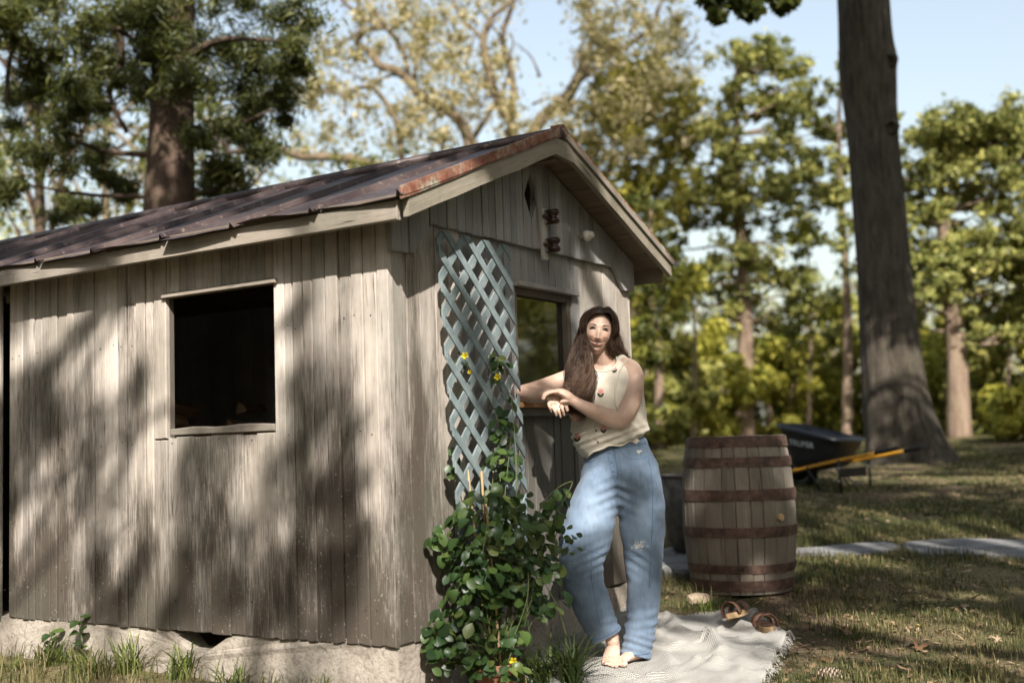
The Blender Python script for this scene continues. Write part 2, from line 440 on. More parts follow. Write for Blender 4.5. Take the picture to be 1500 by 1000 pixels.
# upper siding: lower edge steps down at both ends, upper edge follows the roof
RZ0, SLOPE = 2.045, .398                                # underside of the roof at t=-.15
def roofz(t): return RZ0+SLOPE*((t+.15) if t < GW/2 else (GW+.15-t))
tA = [(-.03, gab(571, 368)[1]), (gab(599, 371)[0], gab(599, 371)[1]), (gab(626, 332)[0], ZT),
      (gab(893, 393)[0], ZT), (gab(909, 425)[0], gab(909, 425)[1]), (GW+.02, gab(909, 425)[1])]
def lowz(t): return float(np.interp(t, [q[0] for q in tA], [q[1] for q in tA]))
kinks = [q[0] for q in tA[1:-1]]
dc = gab(776, 288, .04); dw, dh = .062, .118; DT = dc[0]
def ugboard(a, b):
    lowp = [(a, lowz(a))]+[(k, lowz(k)) for k in kinks if a+.002 < k < b-.002]+[(b, lowz(b))]
    lowp = [(q[0], q[1]+R.uniform(-.003, .003)) for q in lowp]
    topk = [GW/2] if a+.002 < GW/2 < b-.002 else []
    top = [(b, roofz(b)-.012)]+[(k, roofz(k)-.012) for k in topk]+[(a, roofz(a)-.012)]
    o = .046+R.uniform(-.003, .003); mid = lowp+top
    if abs(b-DT) < .004:
        mid = lowp+[(b, dc[1]-dh), (b-dw, dc[1]), (b, dc[1]+dh)]+top
    elif abs(a-DT) < .004:
        mid = lowp+top+[(a, dc[1]+dh), (a+dw, dc[1]), (a, dc[1]-dh)]
    addp('gable_board', prism(mid, GP, .0235, o, .002 if abs(b-DT) > .004 and abs(a-DT) > .004 else 0, 1), M_gable, shed)
tt = -.03
while tt < GW+.018:
    w = R.choice([.055, .062, .07, .078])
    if tt < DT-.001 and tt+w > DT-.068: w = DT-tt if DT-tt < .12 else DT-.075-tt
    if tt+w > GW-.01: w = GW+.02-tt
    g = R.uniform(.003, .006)
    if abs(tt-DT) < .002: a, b = tt, tt+w-g/2
    elif abs(tt+w-DT) < .002: a, b = tt+g/2, tt+w
    else: a, b = tt+g/2, tt+w-g/2
    ugboard(a, b); tt += w
addp('gable_backing', prism([(DT-.3, 2.06), (DT+.3, 2.06), (DT+.2, 2.36), (DT, 2.42), (DT-.2, 2.36)], GP, -.16, -.14), M_old, shed)
# right-hand window: head, jamb, reveal, glass
addp('window_head', prism([(T1-.01, GW1-.002), (T2+.035, GW1-.004), (T2+.035, GW1+.020), (T1-.01, GW1+.020)], GP, 0, .05, .002, 0), M_gable, shed)
wf = addp('window_frame', merge([prism([(T1, GW0), (T1+.035, GW0), (T1+.035, GW1-.004), (T1, GW1-.004)], GP, -.06, .008, .002, 1),
     prism([(T2-.035, GW0), (T2, GW0), (T2, GW1-.004), (T2-.035, GW1-.004)], GP, -.06, .008, .002, 1),
     prism([(T1+.036, GW1-.04), (T2-.036, GW1-.04), (T2-.036, GW1-.005), (T1+.036, GW1-.005)], GP, -.06, .006, .002, 0)]), M_old, shed)
t = NT('old_window_glass'); t.bsdf((.012, .014, .012), .03, t.bump(t.noise(t.pos(), 2.2, 2, .5), .05, .02), **{'Specular IOR Level': 1.0, 'IOR': 1.9})
addp('window_pane', prism([(T1+.034, GW0), (T2-.034, GW0), (T2-.034, GW1-.038), (T1+.034, GW1-.038)], GP, -.03, -.026), t.m, wf)
M_shelf = wood('orange_shelf_timber', (.46, .25, .11), (.24, .12, .05), stain=.15, vary=.1)
addp('counter_shelf', prism([(T1-.055, GW0-.028), (T2+.05, GW0-.028), (T2+.05, GW0-.002), (T1-.055, GW0-.002)], GP, -.02, .080, .003, 0), M_shelf, shed)
addp('shelf_bearer', prism([(T1-.02, GW0-.068), (T2+.02, GW0-.068), (T2+.02, GW0-.0285), (T1-.02, GW0-.0285)], GP, .022, .055, .003, 0), M_dark, shed)
# the other two walls and the floor, seen only through the openings
def RW(s, z, o): return SA+G*GW+LD*s+Z3*z+G*o
def BW(t_, z, o): return SA+LD*LEN+G*t_+Z3*z+LD*o
s = .0
while s < LEN:
    w = R.uniform(.12, .16); addp('siding_board', prism([(s, .1), (s+w-.002, .1), (s+w-.002, 2.1), (s, 2.1)], RW, -.02, R.uniform(.0, .006), 0, 1), M_inn, shed); s += w
s = 0
while s < GW:
    w = min(.15, GW-s); addp('siding_board', prism([(s, .1), (s+w-.002, .1), (s+w-.002, min(roofz(s), roofz(s+w))-.01), (s, min(roofz(s), roofz(s+w))-.01)], BW, -.02, R.uniform(0, .005), 0, 1), M_old, shed); s += w
addp('floor', prism([(0, 0), (GW, 0), (GW, LEN), (0, LEN)], lambda a, b, o: SA+G*a+LD*b+Z3*o, .14, .17), M_old, shed)
# foundation
def fpoly(L, zl, holes=()):
    top = []; k = 0
    xs = np.arange(-.004, L, .12)
    for x in xs:
        z = ZB+.012+.01*math.sin(9*x)
        for h0, h1, d in holes:
            if h0 < x < h1: z -= d*math.sin(math.pi*(x-h0)/(h1-h0))**.6
        top.append((x, z))
    return [(L, zl), (-.004, zl)][::-1]+top[::-1]
addp('foundation', merge([prism(fpoly(LEN, -.35, [(.93, 1.30, .10)]), LW, -.12, .008, 0, 0, lambda a, b: .006*math.sin(7*a)+.004*math.sin(23*a)),
                          prism(fpoly(GW, -.35, [(1.9, 2.1, .03)]), lambda a, b, o: GP(a, b, o), -.12, .0095, 0, 0, lambda a, b: .006*math.sin(6*a))]), M_conc, shed)
# roof deck, fascia, rakes, sheets
OV = .235; EL, ER = -.15, GW+.125
def SL(side):
    n = nrm(A3(*( -G*SLOPE+Z3 if side == 0 else G*SLOPE+Z3)))
    def pt(a, d, o):                                     # a: along the ridge to the rear, d: up-slope run from the eave
        tq = (EL+d) if side == 0 else (GW+.15-d)
        return SA+LD*a+G*tq+Z3*roofz(tq)+n*o
    return pt
HALF = GW/2+.15
for side in (0, 1):
    pt = SL(side); d = .0; st = 0.025 if side else 0
    d = st
    while d < HALF-.02:
        w = min(.17, HALF-d); g = R.uniform(.002, .006)
        addp('deck_board', prism([(-OV+.03+R.uniform(0, .004), d), (LEN+.15, d), (LEN+.15, d+w-g), (-OV+.03, d+w-g)], pt, .0, .02+R.uniform(-.002, .001), 0, 0), M_soff, shed); d += w
# fascia of the long eave, in two lengths, with a thin strip above it
def EW(a, z, o): return SA+LD*a+G*(EL)+Z3*z+NL*o
z0f = 1.972
for a0, a1 in ((-OV+.045, 1.55), (1.553, 5.1)):
    addp('fascia_board', prism([(a0, z0f), (a1, z0f+R.uniform(-.003, .003)), (a1, z0f+.078), (a0, z0f+.080)], EW, .0, .025, .003, 0), M_trim, shed)
addp('fascia_strip', prism([(-OV+.05, z0f+.083), (5.1, z0f+.083), (5.1, z0f+.102), (-OV+.05, z0f+.102)], EW, -.01, .015, .002, 0), M_soff, shed)
addp('fascia_board', prism([(-OV+.06, z0f), (5.1, z0f), (5.1, z0f+.085), (-OV+.06, z0f+.085)], lambda a, z, o: SA+LD*a+G*(GW+.125)+Z3*z+G*o, .0, .024, .002, 0), M_soff, shed)
# rake boards (their own plane, out beyond the siding)
def rk(t0, t1, lo, hi, off0, off1, mat, name, side):
    def pt(tq, h, o): return GP(tq, roofz(tq)+h, o)
    segs = np.linspace(t0, t1, 9)
    low = [(x, lo+R.uniform(-.004, .004)) for x in segs]; top = [(x, hi+R.uniform(-.003, .003)) for x in segs[::-1]]
    pr = prism(low+top, pt, off0, off1, .0, 0); addp(name, pr, mat, shed)
mid = GW/2
rk(EL-.005, mid+.10, -.058, .030, OV-.028, OV, M_rake, 'rake_board', 0)
def rk2(lo, hi, off0, off1, mat, name, t0, t1):
    def pt(tq, h, o): return GP(tq, RZ0+SLOPE*(GW+.15-tq)+h, o)
    segs = np.linspace(t0, t1, 9)
    addp(name, prism([(x, lo+R.uniform(-.002, .002)) for x in segs]+[(x, hi+R.uniform(-.002, .002)) for x in segs[::-1]], pt, off0, off1, 0, 0), mat, shed)
rk2(-.050, .012, OV-.030, OV-.002, M_rake, 'rake_board', mid+.045, ER+.01)
rk2(.016, .046, OV-.034, OV+.012, M_trim, 'rake_board', mid+.02, ER+.02)
# metal sheets with raised seams; free lips lift a little at the eave
def sheet(side, a0, a1, lift, rnd):
    pt = SL(side); seam = .030; hgt = .026
    prof = [(a0, 0), (a0+.004, 0), (a0+seam/2+.004, hgt), (a0+seam+.004, 0)]+[(a0+seam+(a1-a0-seam)*k/4, .002*math.sin(k*2.1+rnd)) for k in range(1, 5)]
    ds = [-.048+.008*math.sin(rnd*3), -.02, .1, .35, .8, HALF-.005] if side == 0 else [-.03, .0, .4, .9, HALF-.005]
    v = []; f = []
    for k, d in enumerate(ds):
        for i, (a, h) in enumerate(prof):
            up = .026+h+(lift*(1 if k == 0 else .35 if k == 1 else 0)*(math.sin(i*.9+rnd)*.5+.5))
            dd = d + (.012*math.sin(a*5+rnd) if k == 0 else 0)
            v.append(pt(a, dd, up))
    m = len(prof)
    for k in range(len(ds)-1):
        for i in range(m-1): f.append([k*m+i, k*m+i+1, (k+1)*m+i+1, (k+1)*m+i])
    n0 = len(v); v += [np.array(q)-Z3*.0015 for q in v[:]]; nf = len(f)
    f += [[i+n0 for i in q[::-1]] for q in f[:nf]]
    for i in range(m-1): f.append([i, i+n0, i+1+n0, i+1])
    addp('roof_sheet', (v, f, [(0, 0)]*len(v)), M_roof, roof)
roof = ob('roof', mesh('ridge', *tube([SL(0)(-OV-.012, HALF, .035), SL(0)(LEN+.16, HALF, .035)], .03, 8)[:2], smooth=True), M_roof, shed)
a = -OV-.01
for side in (0, 1):
    a = -OV-.01; k = 0
    while a < LEN+.1:
        sheet(side, a, a+.452, R.choice([.0, .012, .022, .03]), R.uniform(0, 6)); a += .455
def rkm(t0, t1, lo, hi, side):
    def pt(tq, h, o): return GP(tq, (roofz(tq) if side == 0 else RZ0+SLOPE*(GW+.15-tq))+h, o)
    segs = np.linspace(t0, t1, 13)
    lowp = [(x, lo+R.uniform(-.004, .003)) for x in segs]; top = [(x, hi) for x in segs[::-1]]
    return prism(lowp+top, pt, OV-.005, OV+.008, 0, 0)
addp('roof_edge_strip', rkm(EL-.055, mid+.012, .024, .074, 0), M_rust, roof)
addp('roof_edge_strip', rkm(mid+.0, ER+.035, .047, .062, 1), M_rust, roof)
addp('roof_edge_strip', prism([(mid-.03, .05), (mid+.045, .02), (mid+.05, .052), (mid, .085), (mid-.03, .08)], lambda tq, h, o: GP(tq, RZ0+SLOPE*(GW/2+.15)+h-.01, o), OV-.05, OV+.014, .003, 0), M_rust, roof)
# ridge block end grain under the cap
addp('ridge_beam', prism([(mid-.025, -.10), (mid+.035, -.10), (mid+.035, .02), (mid-.025, .02)], lambda tq, h, o: GP(tq, RZ0+SLOPE*(GW/2+.15)+h, o), -LEN, OV-.04, .003, 1), M_soff, shed)
# nail heads along two rows of the long wall (tiny, joined)
nl = []
for z in (1.145, 1.62, .42):
    for a, b in edges:
        if a > 2.6: break
        if z > 1.2 and s1-.07 < a < s2+.09: continue
        sx = (a+b)/2+R.uniform(-.015, .015)
        nl.append(lathe([(.0035, 0), (.0035, .0015), (.001, .0022)], LW(sx, z+R.uniform(-.02, .02), .0195), NL, 6))
o = addp('nail_heads', merge(nl), plain('rusty_nail', (.03, .02, .016), .8), shed, kind='stuff')
# fixtures on the gable
M_pale = wood('pale_painted_batten', (.55, .53, .50), (.30, .28, .26), stain=.2, vary=.1)
ta, za = gab(794, 306, .05); tb, zb = gab(797, 381, .05)
addp('batten', prism([(ta-.022, zb), (ta+.022, zb), (ta+.022, za), (ta-.022, za)], GP, .047, .066, .002, 1), M_pale, shed)
M_spool = plain('dark_glazed_spool', (.030, .014, .012), .25, var=.3)
M_brk = plain('rusty_bracket', (.09, .055, .04), .7, .3, var=.4)
for (px, py) in ((800, 319), (801, 360)):
    tq, zq = gab(px, py, .07)
    tq = ta
    br = addp('insulator_bracket', merge([prism([(tq-.03, zq-.006), (tq+.03, zq-.006), (tq+.03, zq+.012), (tq-.03, zq+.012)], GP, .067, .074, .001),
         box(GP(tq, zq+.034, .105), NG*.034, G*.010, Z3*.0025), box(GP(tq, zq-.034, .105), NG*.034, G*.010, Z3*.0025)]), M_brk, shed)
    ob('insulator_spool', mesh('spool', *lathe([(.008, -.032), (.030, -.031), (.034, -.022), (.030, -.012), (.021, -.005), (.021, .005), (.030, .012), (.034, .022), (.030, .031), (.008, .032)], GP(tq, zq, .112), Z3, 18), smooth=True), M_spool, br)
tq, zq = gab(857, 347, .08)
ob('porcelain_knob', mesh('knob', *lathe([(.012, 0), (.012, .03), (.026, .034), (.030, .05), (.026, .062), (.018, .066), (.020, .075), (.016, .085), (.004, .088)], GP(tq, zq, .045), nrm(NG+.1*Z3), 18), smooth=True), plain('white_porcelain', (.55, .52, .46), .35), shed)
# ------------------------------------------------------------------ trees
def leaf_quads(C, rad, cnt, size, rng, flat=.8, shell=.5, asp=.5, up=.3, hang=0.0, soft=False):
    """C centres (k,3), rad (k,), cnt leaves per clump -> v, f of small pointed quads spread through each clump"""
    C = np.repeat(np.asarray(C, float), cnt, 0); rad = np.repeat(np.asarray(rad, float), cnt)
    n = len(C); d = rng.standard_normal((n, 3)); d /= np.linalg.norm(d, axis=1)[:, None]
    r = rad*(rng.random(n)**(1/3*(1-shell)+.12)); sub = rng.random(n) < .25
    r = np.where(sub, r*1.25, r)
    if soft: r = rad*np.abs(rng.standard_normal(n))**.8*.78
    d[:, 2] *= flat; P = C+d*r[:, None]
    P[:, 2] -= hang*rng.random(n)*rad
    nr = d+rng.standard_normal((n, 3))*.8+np.array([0, 0, up]); nr /= np.linalg.norm(nr, axis=1)[:, None]
    a = rng.standard_normal((n, 3)); a[:, 2] -= hang*1.5; a -= nr*np.sum(a*nr, 1)[:, None]; a /= np.linalg.norm(a, axis=1)[:, None]
    b = np.cross(nr, a); L = size*(.55+.9*rng.random(n))[:, None]; Wd = L*asp
    bow = nr*L*.12
    v = np.stack([P-a*L*.5, P+b*Wd*.5+bow, P+a*L*.5, P-b*Wd*.5+bow], 1).reshape(-1, 3)
    f = np.arange(n*4).reshape(n, 4); return v, f
def crown(name, C, rad, cnt, size, mat, parent, seed, **k):
    v, f = leaf_quads(C, rad, cnt, size, np.random.default_rng(seed), **k)
    return ob(name, mesh(name, v, f), mat, parent)
def cl(lst, Y, jit=0.0, seed=0, split=1):
    """clump list given as (px, py, r_px) at depth Y -> centres, radii in metres"""
    rr = np.random.default_rng(seed); C = []; Rr = []
    for q in lst:
        y = Y+(q[3] if len(q) > 3 else 0)+rr.uniform(-jit, jit); 
        c_ = PX(q[0], q[1], y); r_ = q[2]*y/F_PX
        for _k in range(split):
            C.append(c_+(rr.standard_normal(3)*r_*.75*np.array([1, 1, .6]) if split > 1 else 0)); Rr.append(r_*(rr.uniform(.35, .75) if split > 1 else 1))
    return np.array(C), np.array(Rr)
def limb(pts, r0, r1, n=8, k=18, wob=.02, seed=0):
    P = spline(pts, k); rr = np.random.default_rng(seed); P[1:-1] += rr.standard_normal((k-2, 3))*wob*np.linalg.norm(P[-1]-P[0])*.1
    return tube(P, np.linspace(r0, r1, k), n, up=(.3, .2, 1) if abs(nrm(P[-1]-P[0])[2]) < .9 else (1, .2, 0), caps=True)
def bark(name, c0, c1, sc=1.0, rough=.95, bstr=.9):
    t = NT(name); p = t.pos()
    q = t.scalev(p, (14*sc, 14*sc, 2.4*sc)); a = t.noise(q, 1.0, 6, .65, .6)
    b = t.noise(p, 5*sc, 4, .6); c = t.noise(p, 60*sc, 3, .6)
    col = t.ramp(t.math('ADD', t.math('MULTIPLY', a, .7), t.math('MULTIPLY', c, .3)), [(.34, c0), (.66, c1)])
    col = t.mix(t.ramp(b, [(.45, 0), (.7, .5)]), col, (c1[0]*.8, c1[1]*.9, c1[2]*.75))
    t.bsdf(col, rough, t.bump(t.math('ADD', a, t.math('MULTIPLY', c, .3)), bstr, .05/sc), **{'Specular IOR Level': .15}); return t.m
M_bark_oak = bark('oak_bark', (.030, .024, .019), (.165, .138, .11), 1.0, .95, 1.6)
M_bark_pine = bark('pine_bark', (.045, .030, .024), (.15, .105, .08), .8)
M_bark_pale = bark('sycamore_bark', (.085, .062, .042), (.25, .19, .13), .6)
M_bark_ced = bark('cedar_bark', (.13, .085, .06), (.36, .27, .205), .8)
L_pine = leafmat('pine_needles', [(.1, (0.022, 0.030, 0.011)), (.5, (0.056, 0.069, 0.019)), (.9, (0.133, 0.133, 0.037))], .25)
L_dark = leafmat('dark_leaves', [(.1, (0.028, 0.041, 0.013)), (.45, (0.071, 0.089, 0.022)), (.75, (0.165, 0.159, 0.038)), (.95, (0.356, 0.280, 0.076))], .4)
L_pale = leafmat('pale_autumn_leaves', [(.1, (0.184, 0.157, 0.076)), (.5, (0.454, 0.378, 0.205)), (.9, (0.670, 0.583, 0.367))], .5)
L_ced = leafmat('cedar_sprays', [(.1, (0.078, 0.099, 0.031)), (.5, (0.231, 0.247, 0.070)), (.9, (0.519, 0.474, 0.144))], .25)
L_cedY = leafmat('yellow_cedar_sprays', [(.1, (0.100, 0.110, 0.024)), (.5, (0.310, 0.290, 0.056)), (.9, (0.600, 0.520, 0.100))], .25)
L_shr = leafmat('yellow_green_leaves', [(.1, (0.105, 0.135, 0.027)), (.4, (0.296, 0.306, 0.058)), (.75, (0.573, 0.507, 0.097)), (.95, (0.700, 0.688, 0.135))], .45)
L_far = leafmat('far_leaves', [(.1, (0.100, 0.120, 0.036)), (.5, (0.250, 0.260, 0.076)), (.9, (0.480, 0.430, 0.120))], .4)
L_oak = leafmat('oak_leaves', [(.1, (0.020, 0.032, 0.010)), (.5, (0.050, 0.070, 0.018)), (.9, (0.110, 0.120, 0.030))], .35)

def base_at(px, Y):
    q = PX(px, 600, Y); return A3(q[0], Y, gz(q[0], Y))

# --- the big trunk on the lawn
YO = 14.0
ot = [(700, 1330, 80), (678, 1330, 67), (664, 1328, 61), (640, 1322, 54.5), (600, 1314, 48.5), (560, 1309, 44.5), (500, 1303, 41.5), (400, 1295, 38.5), (300, 1287, 37.5), (200, 1278.5, 36.5),
      (120, 1272, 40), (90, 1271, 41.5), (60, 1268, 39), (0, 1264.5, 37.5), (-120, 1258, 36), (-300, 1246, 33), (-600, 1232, 28), (-900, 1225, 22), (-1300, 1230, 12)]
oc = np.array([np.append(PX(x, y, YO), r*YO/F_PX) for y, x, r in ot]); oc = spline(oc, 150)
n = 150; th = np.linspace(0, 2*np.pi, n, endpoint=False); V = []
for k, (x, y, z, r) in enumerate(oc):
    for a in th:
        fl = max(0, 1-(z-oc[0][2])/1.3)
        w = 1+.025*mnoise.noise((math.cos(a)*3, math.sin(a)*3, z*.5))+.016*mnoise.noise((math.cos(a)*11, math.sin(a)*11, z*1.1))
        w += .020*mnoise.noise((math.cos(a)*20, math.sin(a)*20, z*.9))+.016*abs(mnoise.noise((math.cos(a)*34, math.sin(a)*34, z*1.6)))
        w += fl**1.6*.24*(math.cos(5*a+.6)*.5+.5*math.cos(3*a+2.0))*(1 if z > oc[0][2] else 1)
        w -= .05*math.exp(-((((a-4.55+math.pi) % (2*math.pi))-math.pi)/.06)**2)*math.exp(-((z-1.2)/1.1)**2)
        V.append((x+r*w*math.cos(a), y+r*w*math.sin(a), z))
m = len(oc); i0 = np.arange(m-1)[:, None]*n; j = np.arange(n)[None]; j2 = (j+1) % n
Fq = np.stack([i0+j, i0+j2, i0+n+j2, i0+n+j], -1).reshape(-1, 4)
ob_base = base_at(1328, YO)
oak = thing('oak_tree', 'tall thick leaning trunk of a big tree standing behind the wheelbarrow', 'tree', ob_base)
ob('trunk', mesh('trunk', V, Fq, smooth=True), M_bark_oak, oak)
for (px, py, r) in ((1305, 186, 8), (1303, 88, 7)):
    q = PX(px, py, YO-.28); kk = lathe([(.11, -.05), (.10, .0), (.085, .035), (.055, .045), (.045, .02), (.01, .012)], q, nrm(CAM-q+A3(1.2, 0, 0)), 14)
    ob('knot', mesh('knot', *kk, smooth=True), M_bark_oak, oak)
lm = []; oC = []; oR = []; rr = np.random.default_rng(4)
for k in range(9):
    i = 122+k*3; a = k*2.4+.5; b = oc[min(i, 148)][:3]; Ln = rr.uniform(3.5, 6)*(1-.04*k)
    e = b+A3(math.cos(a)*Ln, math.sin(a)*Ln*.8, rr.uniform(1.0, 2.6)); mdl = (b+e)/2+A3(0, 0, .4)
    lm.append(limb([b, mdl, e], .15-.008*k, .03, 7, 12, .05, k))
    for q in range(5):
        c_ = b+(e-b)*rr.uniform(.5, 1.1)+rr.standard_normal(3)*.8; oC.append(c_); oR.append(rr.uniform(.7, 1.25))
# one low bough hangs into the top of the view
bq = [PX(1262, -150, YO), PX(1180, -120, YO-.5), PX(1100, -45, YO-.8), PX(1070, -5, YO-1)]
lm.append(limb(bq, .11, .02, 7, 14, .02, 33))
for (px, py, r) in ((1130, -20, 26), (1080, -5, 24), (1040, -8, 20), (1100, 14, 16), (1150, 2, 18), (1050, 22, 11), (1180, -45, 40), (1240, -60, 40)):
    oC.append(PX(px, py, YO-.9)); oR.append(r*YO/F_PX)
ob('limbs', mesh('limbs', *merge(lm), smooth=True), M_bark_oak, oak)
crown('crown', oC, oR, 210, .15, L_oak, oak, 8)

# --- tall pine behind the shed
YP = 11.5
pine = thing('pine_tree', 'tall dark pine with a straight thick brown trunk behind the shed roof', 'tree', base_at(250, YP))
pt_ = [PX(250, 640, YP), PX(248, 330, YP), PX(251, 200, YP), PX(254, 80, YP), PX(256, -150, YP), PX(258, -500, YP), PX(258, -800, YP)]
pr_ = np.array([44, 38, 33, 31, 29, 22, 10])*YP/F_PX
Pp = spline(np.column_stack([pt_, pr_]), 60)
ob('trunk', mesh('trunk', *tube(Pp[:, :3], Pp[:, 3], 22, up=(1, .1, 0), noise_amp=.018, seed=3), smooth=True), M_bark_pine, pine)
pc = [(60, 10, 62), (140, 40, 62), (215, 25, 60), (300, 40, 66), (370, 35, 66), (425, 30, 50), (280, 105, 42), (345, 110, 58), (405, 95, 48), (120, 95, 48), (60, 80, 45), (180, 85, 40),
      (440, 80, 32), (395, 150, 34), (345, 175, 40), (310, 190, 30), (20, 40, 50), (90, 140, 36), (30, 150, 40), (150, 130, 25), (330, 245, 34), (372, 215, 26), (130, 215, 32), (60, 230, 36), (20, 285, 30),
      (330, 290, 30), (170, 270, 26), (100, 300, 28), (235, 40, 45, -.5), (270, 60, 40, -.6), (220, 60, 35, -.6),
      (60, -80, 90), (180, -70, 90), (300, -70, 90), (400, -70, 80), (240, -200, 110), (120, -190, 90), (360, -180, 90), (250, -350, 110), (180, -480, 80), (320, -480, 80), (256, -620, 80), (256, -760, 50)]
C, Rr = cl(pc, YP, .8, 1, 5); Rr = Rr*1.25
lm = [limb([PX(252, 150, YP), PX(200, 60, YP-.4), PX(120, 30, YP-.6)], .05, .012, 6, 10), limb([PX(254, 100, YP), PX(320, 60, YP-.3), PX(410, 60, YP-.6)], .06, .012, 6, 10),
      limb([PX(175, 40, YP-.3), PX(178, 90, YP-.2), PX(163, 118, YP-.2), PX(164, 150, YP-.2), PX(186, 195, YP-.1)], .035, .02, 6, 16),
      limb([PX(163, 118, YP-.2), PX(135, 115, YP), PX(110, 140, YP)], .02, .008, 6, 8),
      limb([PX(252, 210, YP), PX(330, 190, YP), PX(400, 160, YP)], .04, .01, 6, 8), limb([PX(252, 230, YP), PX(130, 215, YP), PX(40, 150, YP)], .04, .01, 6, 8),
      limb([PX(252, 290, YP), PX(330, 270, YP), PX(372, 215, YP)], .04, .01, 6, 8), limb([PX(252, 290, YP), PX(130, 285, YP), PX(40, 270, YP)], .03, .01, 6, 8),
      limb([PX(30, 20, YP), PX(14, 90, YP), PX(10, 150, YP)], .03, .02, 6, 8)]
ob('limbs', mesh('limbs', *merge(lm), smooth=True), M_bark_pine, pine)
crown('crown', C, Rr, 300, .12, L_pine, pine, 9, asp=.15, hang=.3, flat=.7, soft=True)

# --- broad-leaved trees farther back on the left, leaves yellowing
def leafy(name, label, px, Y, box_, k, rpx, cnt, size, mat, barkm, seed, trunk_r=.12, group=None, sub=1.0, extra_limbs=(), gapf=None, **kw):
    """tree whose crown fills a px box (x0,y0,x1,y1) at depth Y"""
    rr = np.random.default_rng(seed); t_ = thing(name, label, 'tree', base_at(px, Y), group)
    L_ = []
    while len(L_) < k:
        x = rr.uniform(box_[0], box_[2]); y = rr.uniform(box_[1], box_[3])
        if gapf is not None and rr.random() > gapf(x, y): continue
        L_.append((x, y, rpx*rr.uniform(.6, 1.35), rr.uniform(-1, 1)*min(2.0, .06*Y)))
    C, Rr = cl(L_, Y)
    b = base_at(px, Y); tp = PX(px+(box_[0]+box_[2]-2*px)*.1, box_[1]*.7+box_[3]*.3, Y)
    P = spline([b-Z3*.15, b+(tp-b)*.5+A3(.1, 0, 0), tp], 14)
    lm = [tube(P, np.linspace(trunk_r, trunk_r*.25, 14), 10, up=(1, .1, 0), noise_amp=.03, seed=seed)]
    for q in range(min(len(C), 16)):
        st = P[int(rr.integers(6, 13))]; lm.append(limb([st, (st+C[q])/2+A3(0, 0, .1), C[q]], trunk_r*.32, trunk_r*.08, 5, 8, .05, q))
    lm += list(extra_limbs)
    ob('trunk', mesh('trunk', *merge(lm), smooth=True), barkm, t_)
    crown('crown', C, Rr, int(cnt*.20), size*.78, mat, t_, seed+50, **kw); return t_
GL = 'yellowing trees behind the shed'
leafy('broadleaf_tree', 'dark broad-leaved tree behind the far end of the shed roof', 50, 17, (-120, -40, 230, 330), 74, 30, 170, .15, L_dark, M_bark_pine, 21, .16)
leafy('broadleaf_tree', 'yellowing broad-leaved tree seen just beside the dark pine trunk', 335, 19, (200, 120, 440, 330), 40, 26, 160, .15, L_dark, M_bark_pine, 22, .14)
leafy('autumn_tree', 'pale yellow autumn tree glimpsed behind the dark pine', 140, 27, (0, 60, 420, 330), 44, 26, 110, .20, L_pale, M_bark_pale, 23, .2)

# --- sycamore: bare curving limbs, thin pale leaves
YS = 23.0
syc = thing('sycamore_tree', 'tall tree with bare curving limbs and thin pale leaves behind the ridge', 'tree', base_at(700, YS))
def PL(l, dy=0): return [PX(x, y, YS+dy) for x, y in l]
bq = base_at(700, YS)
lm = [tube(spline([bq-Z3*.2, bq+A3(.05, 0, 1.6), PX(690, 300, YS), PX(690, 207, YS)], 12), np.linspace(.42, .16, 12), 12, up=(1, .1, 0)),
      limb(PL([(690, 215), (677, 182), (653, 160), (617, 140), (600, 120), (580, 103), (557, 97), (543, 77), (523, 63), (540, 43), (563, 40), (553, 23), (540, 7), (525, -20)]), 0.129, 0.032, 9, 50, 0),
      limb(PL([(600, 120), (590, 75), (567, 43), (540, 30), (505, 5), (495, -20)], .3), 0.061, 0.035, 7, 20, 0),
      limb(PL([(605, 125), (612, 70), (605, 35), (580, 0), (570, -30)], .5), 0.054, 0.028, 7, 16, 0),
      limb(PL([(600, 118), (575, 110), (545, 120), (515, 108), (480, 95), (440, 85)], .2), 0.041, 0.010, 6, 16, 0),
      limb([bq+A3(0, 0, 2.2)]+PL([(625, 330), (600, 280), (588, 230), (583, 187), (573, 163), (557, 140), (543, 128), (523, 130), (510, 142), (490, 136), (467, 133), (440, 128)], -.6), 0.082, 0.021, 8, 30, 0),
      limb([bq+A3(0, 0, 2.4)]+PL([(735, 300), (750, 193), (737, 163), (720, 123), (712, 87), (708, 60), (715, 37), (723, 23), (750, 0), (765, -25)], -.4), 0.136, 0.035, 9, 32, 0),
      limb(PL([(708, 60), (695, 45), (677, 30), (668, 8), (662, -20)], -.2), 0.048, 0.021, 7, 12, 0),
      limb([bq+A3(.1, 0, 2.6)]+PL([(742, 280), (748, 200), (752, 120), (735, 60), (750, 10), (760, -30)], .8), 0.102, 0.042, 8, 16, 0),
      limb(PL([(690, 207), (720, 160), (745, 110), (735, 60)], 1.0), 0.068, 0.028, 7, 14, 0),
      limb([bq+A3(.1, 0, 2.0)]+PL([(745, 330), (762, 260), (787, 183), (830, 143), (850, 107), (860, 93), (880, 73), (870, 57), (863, 27), (860, 0), (866, -30)], .9), 0.177, 0.042, 9, 30, 0),
      limb(PL([(860, 93), (858, 78), (867, 58)], .9), 0.048, 0.035, 7, 8, 0),
      limb(PL([(840, 125), (890, 85), (925, 62), (950, 45), (962, 22), (975, -15)], .8), 0.075, 0.035, 8, 18, 0),
      limb([bq+A3(0, 0, 2.8)]+PL([(640, 280), (600, 255), (543, 240), (497, 230), (440, 230), (400, 213), (345, 200)], -2.5), 0.088, 0.070, 8, 18, 0),
      limb(PL([(653, 160), (630, 180), (612, 165), (600, 150)], .1), 0.034, 0.014, 6, 10, 0)]
rr = np.random.default_rng(77)
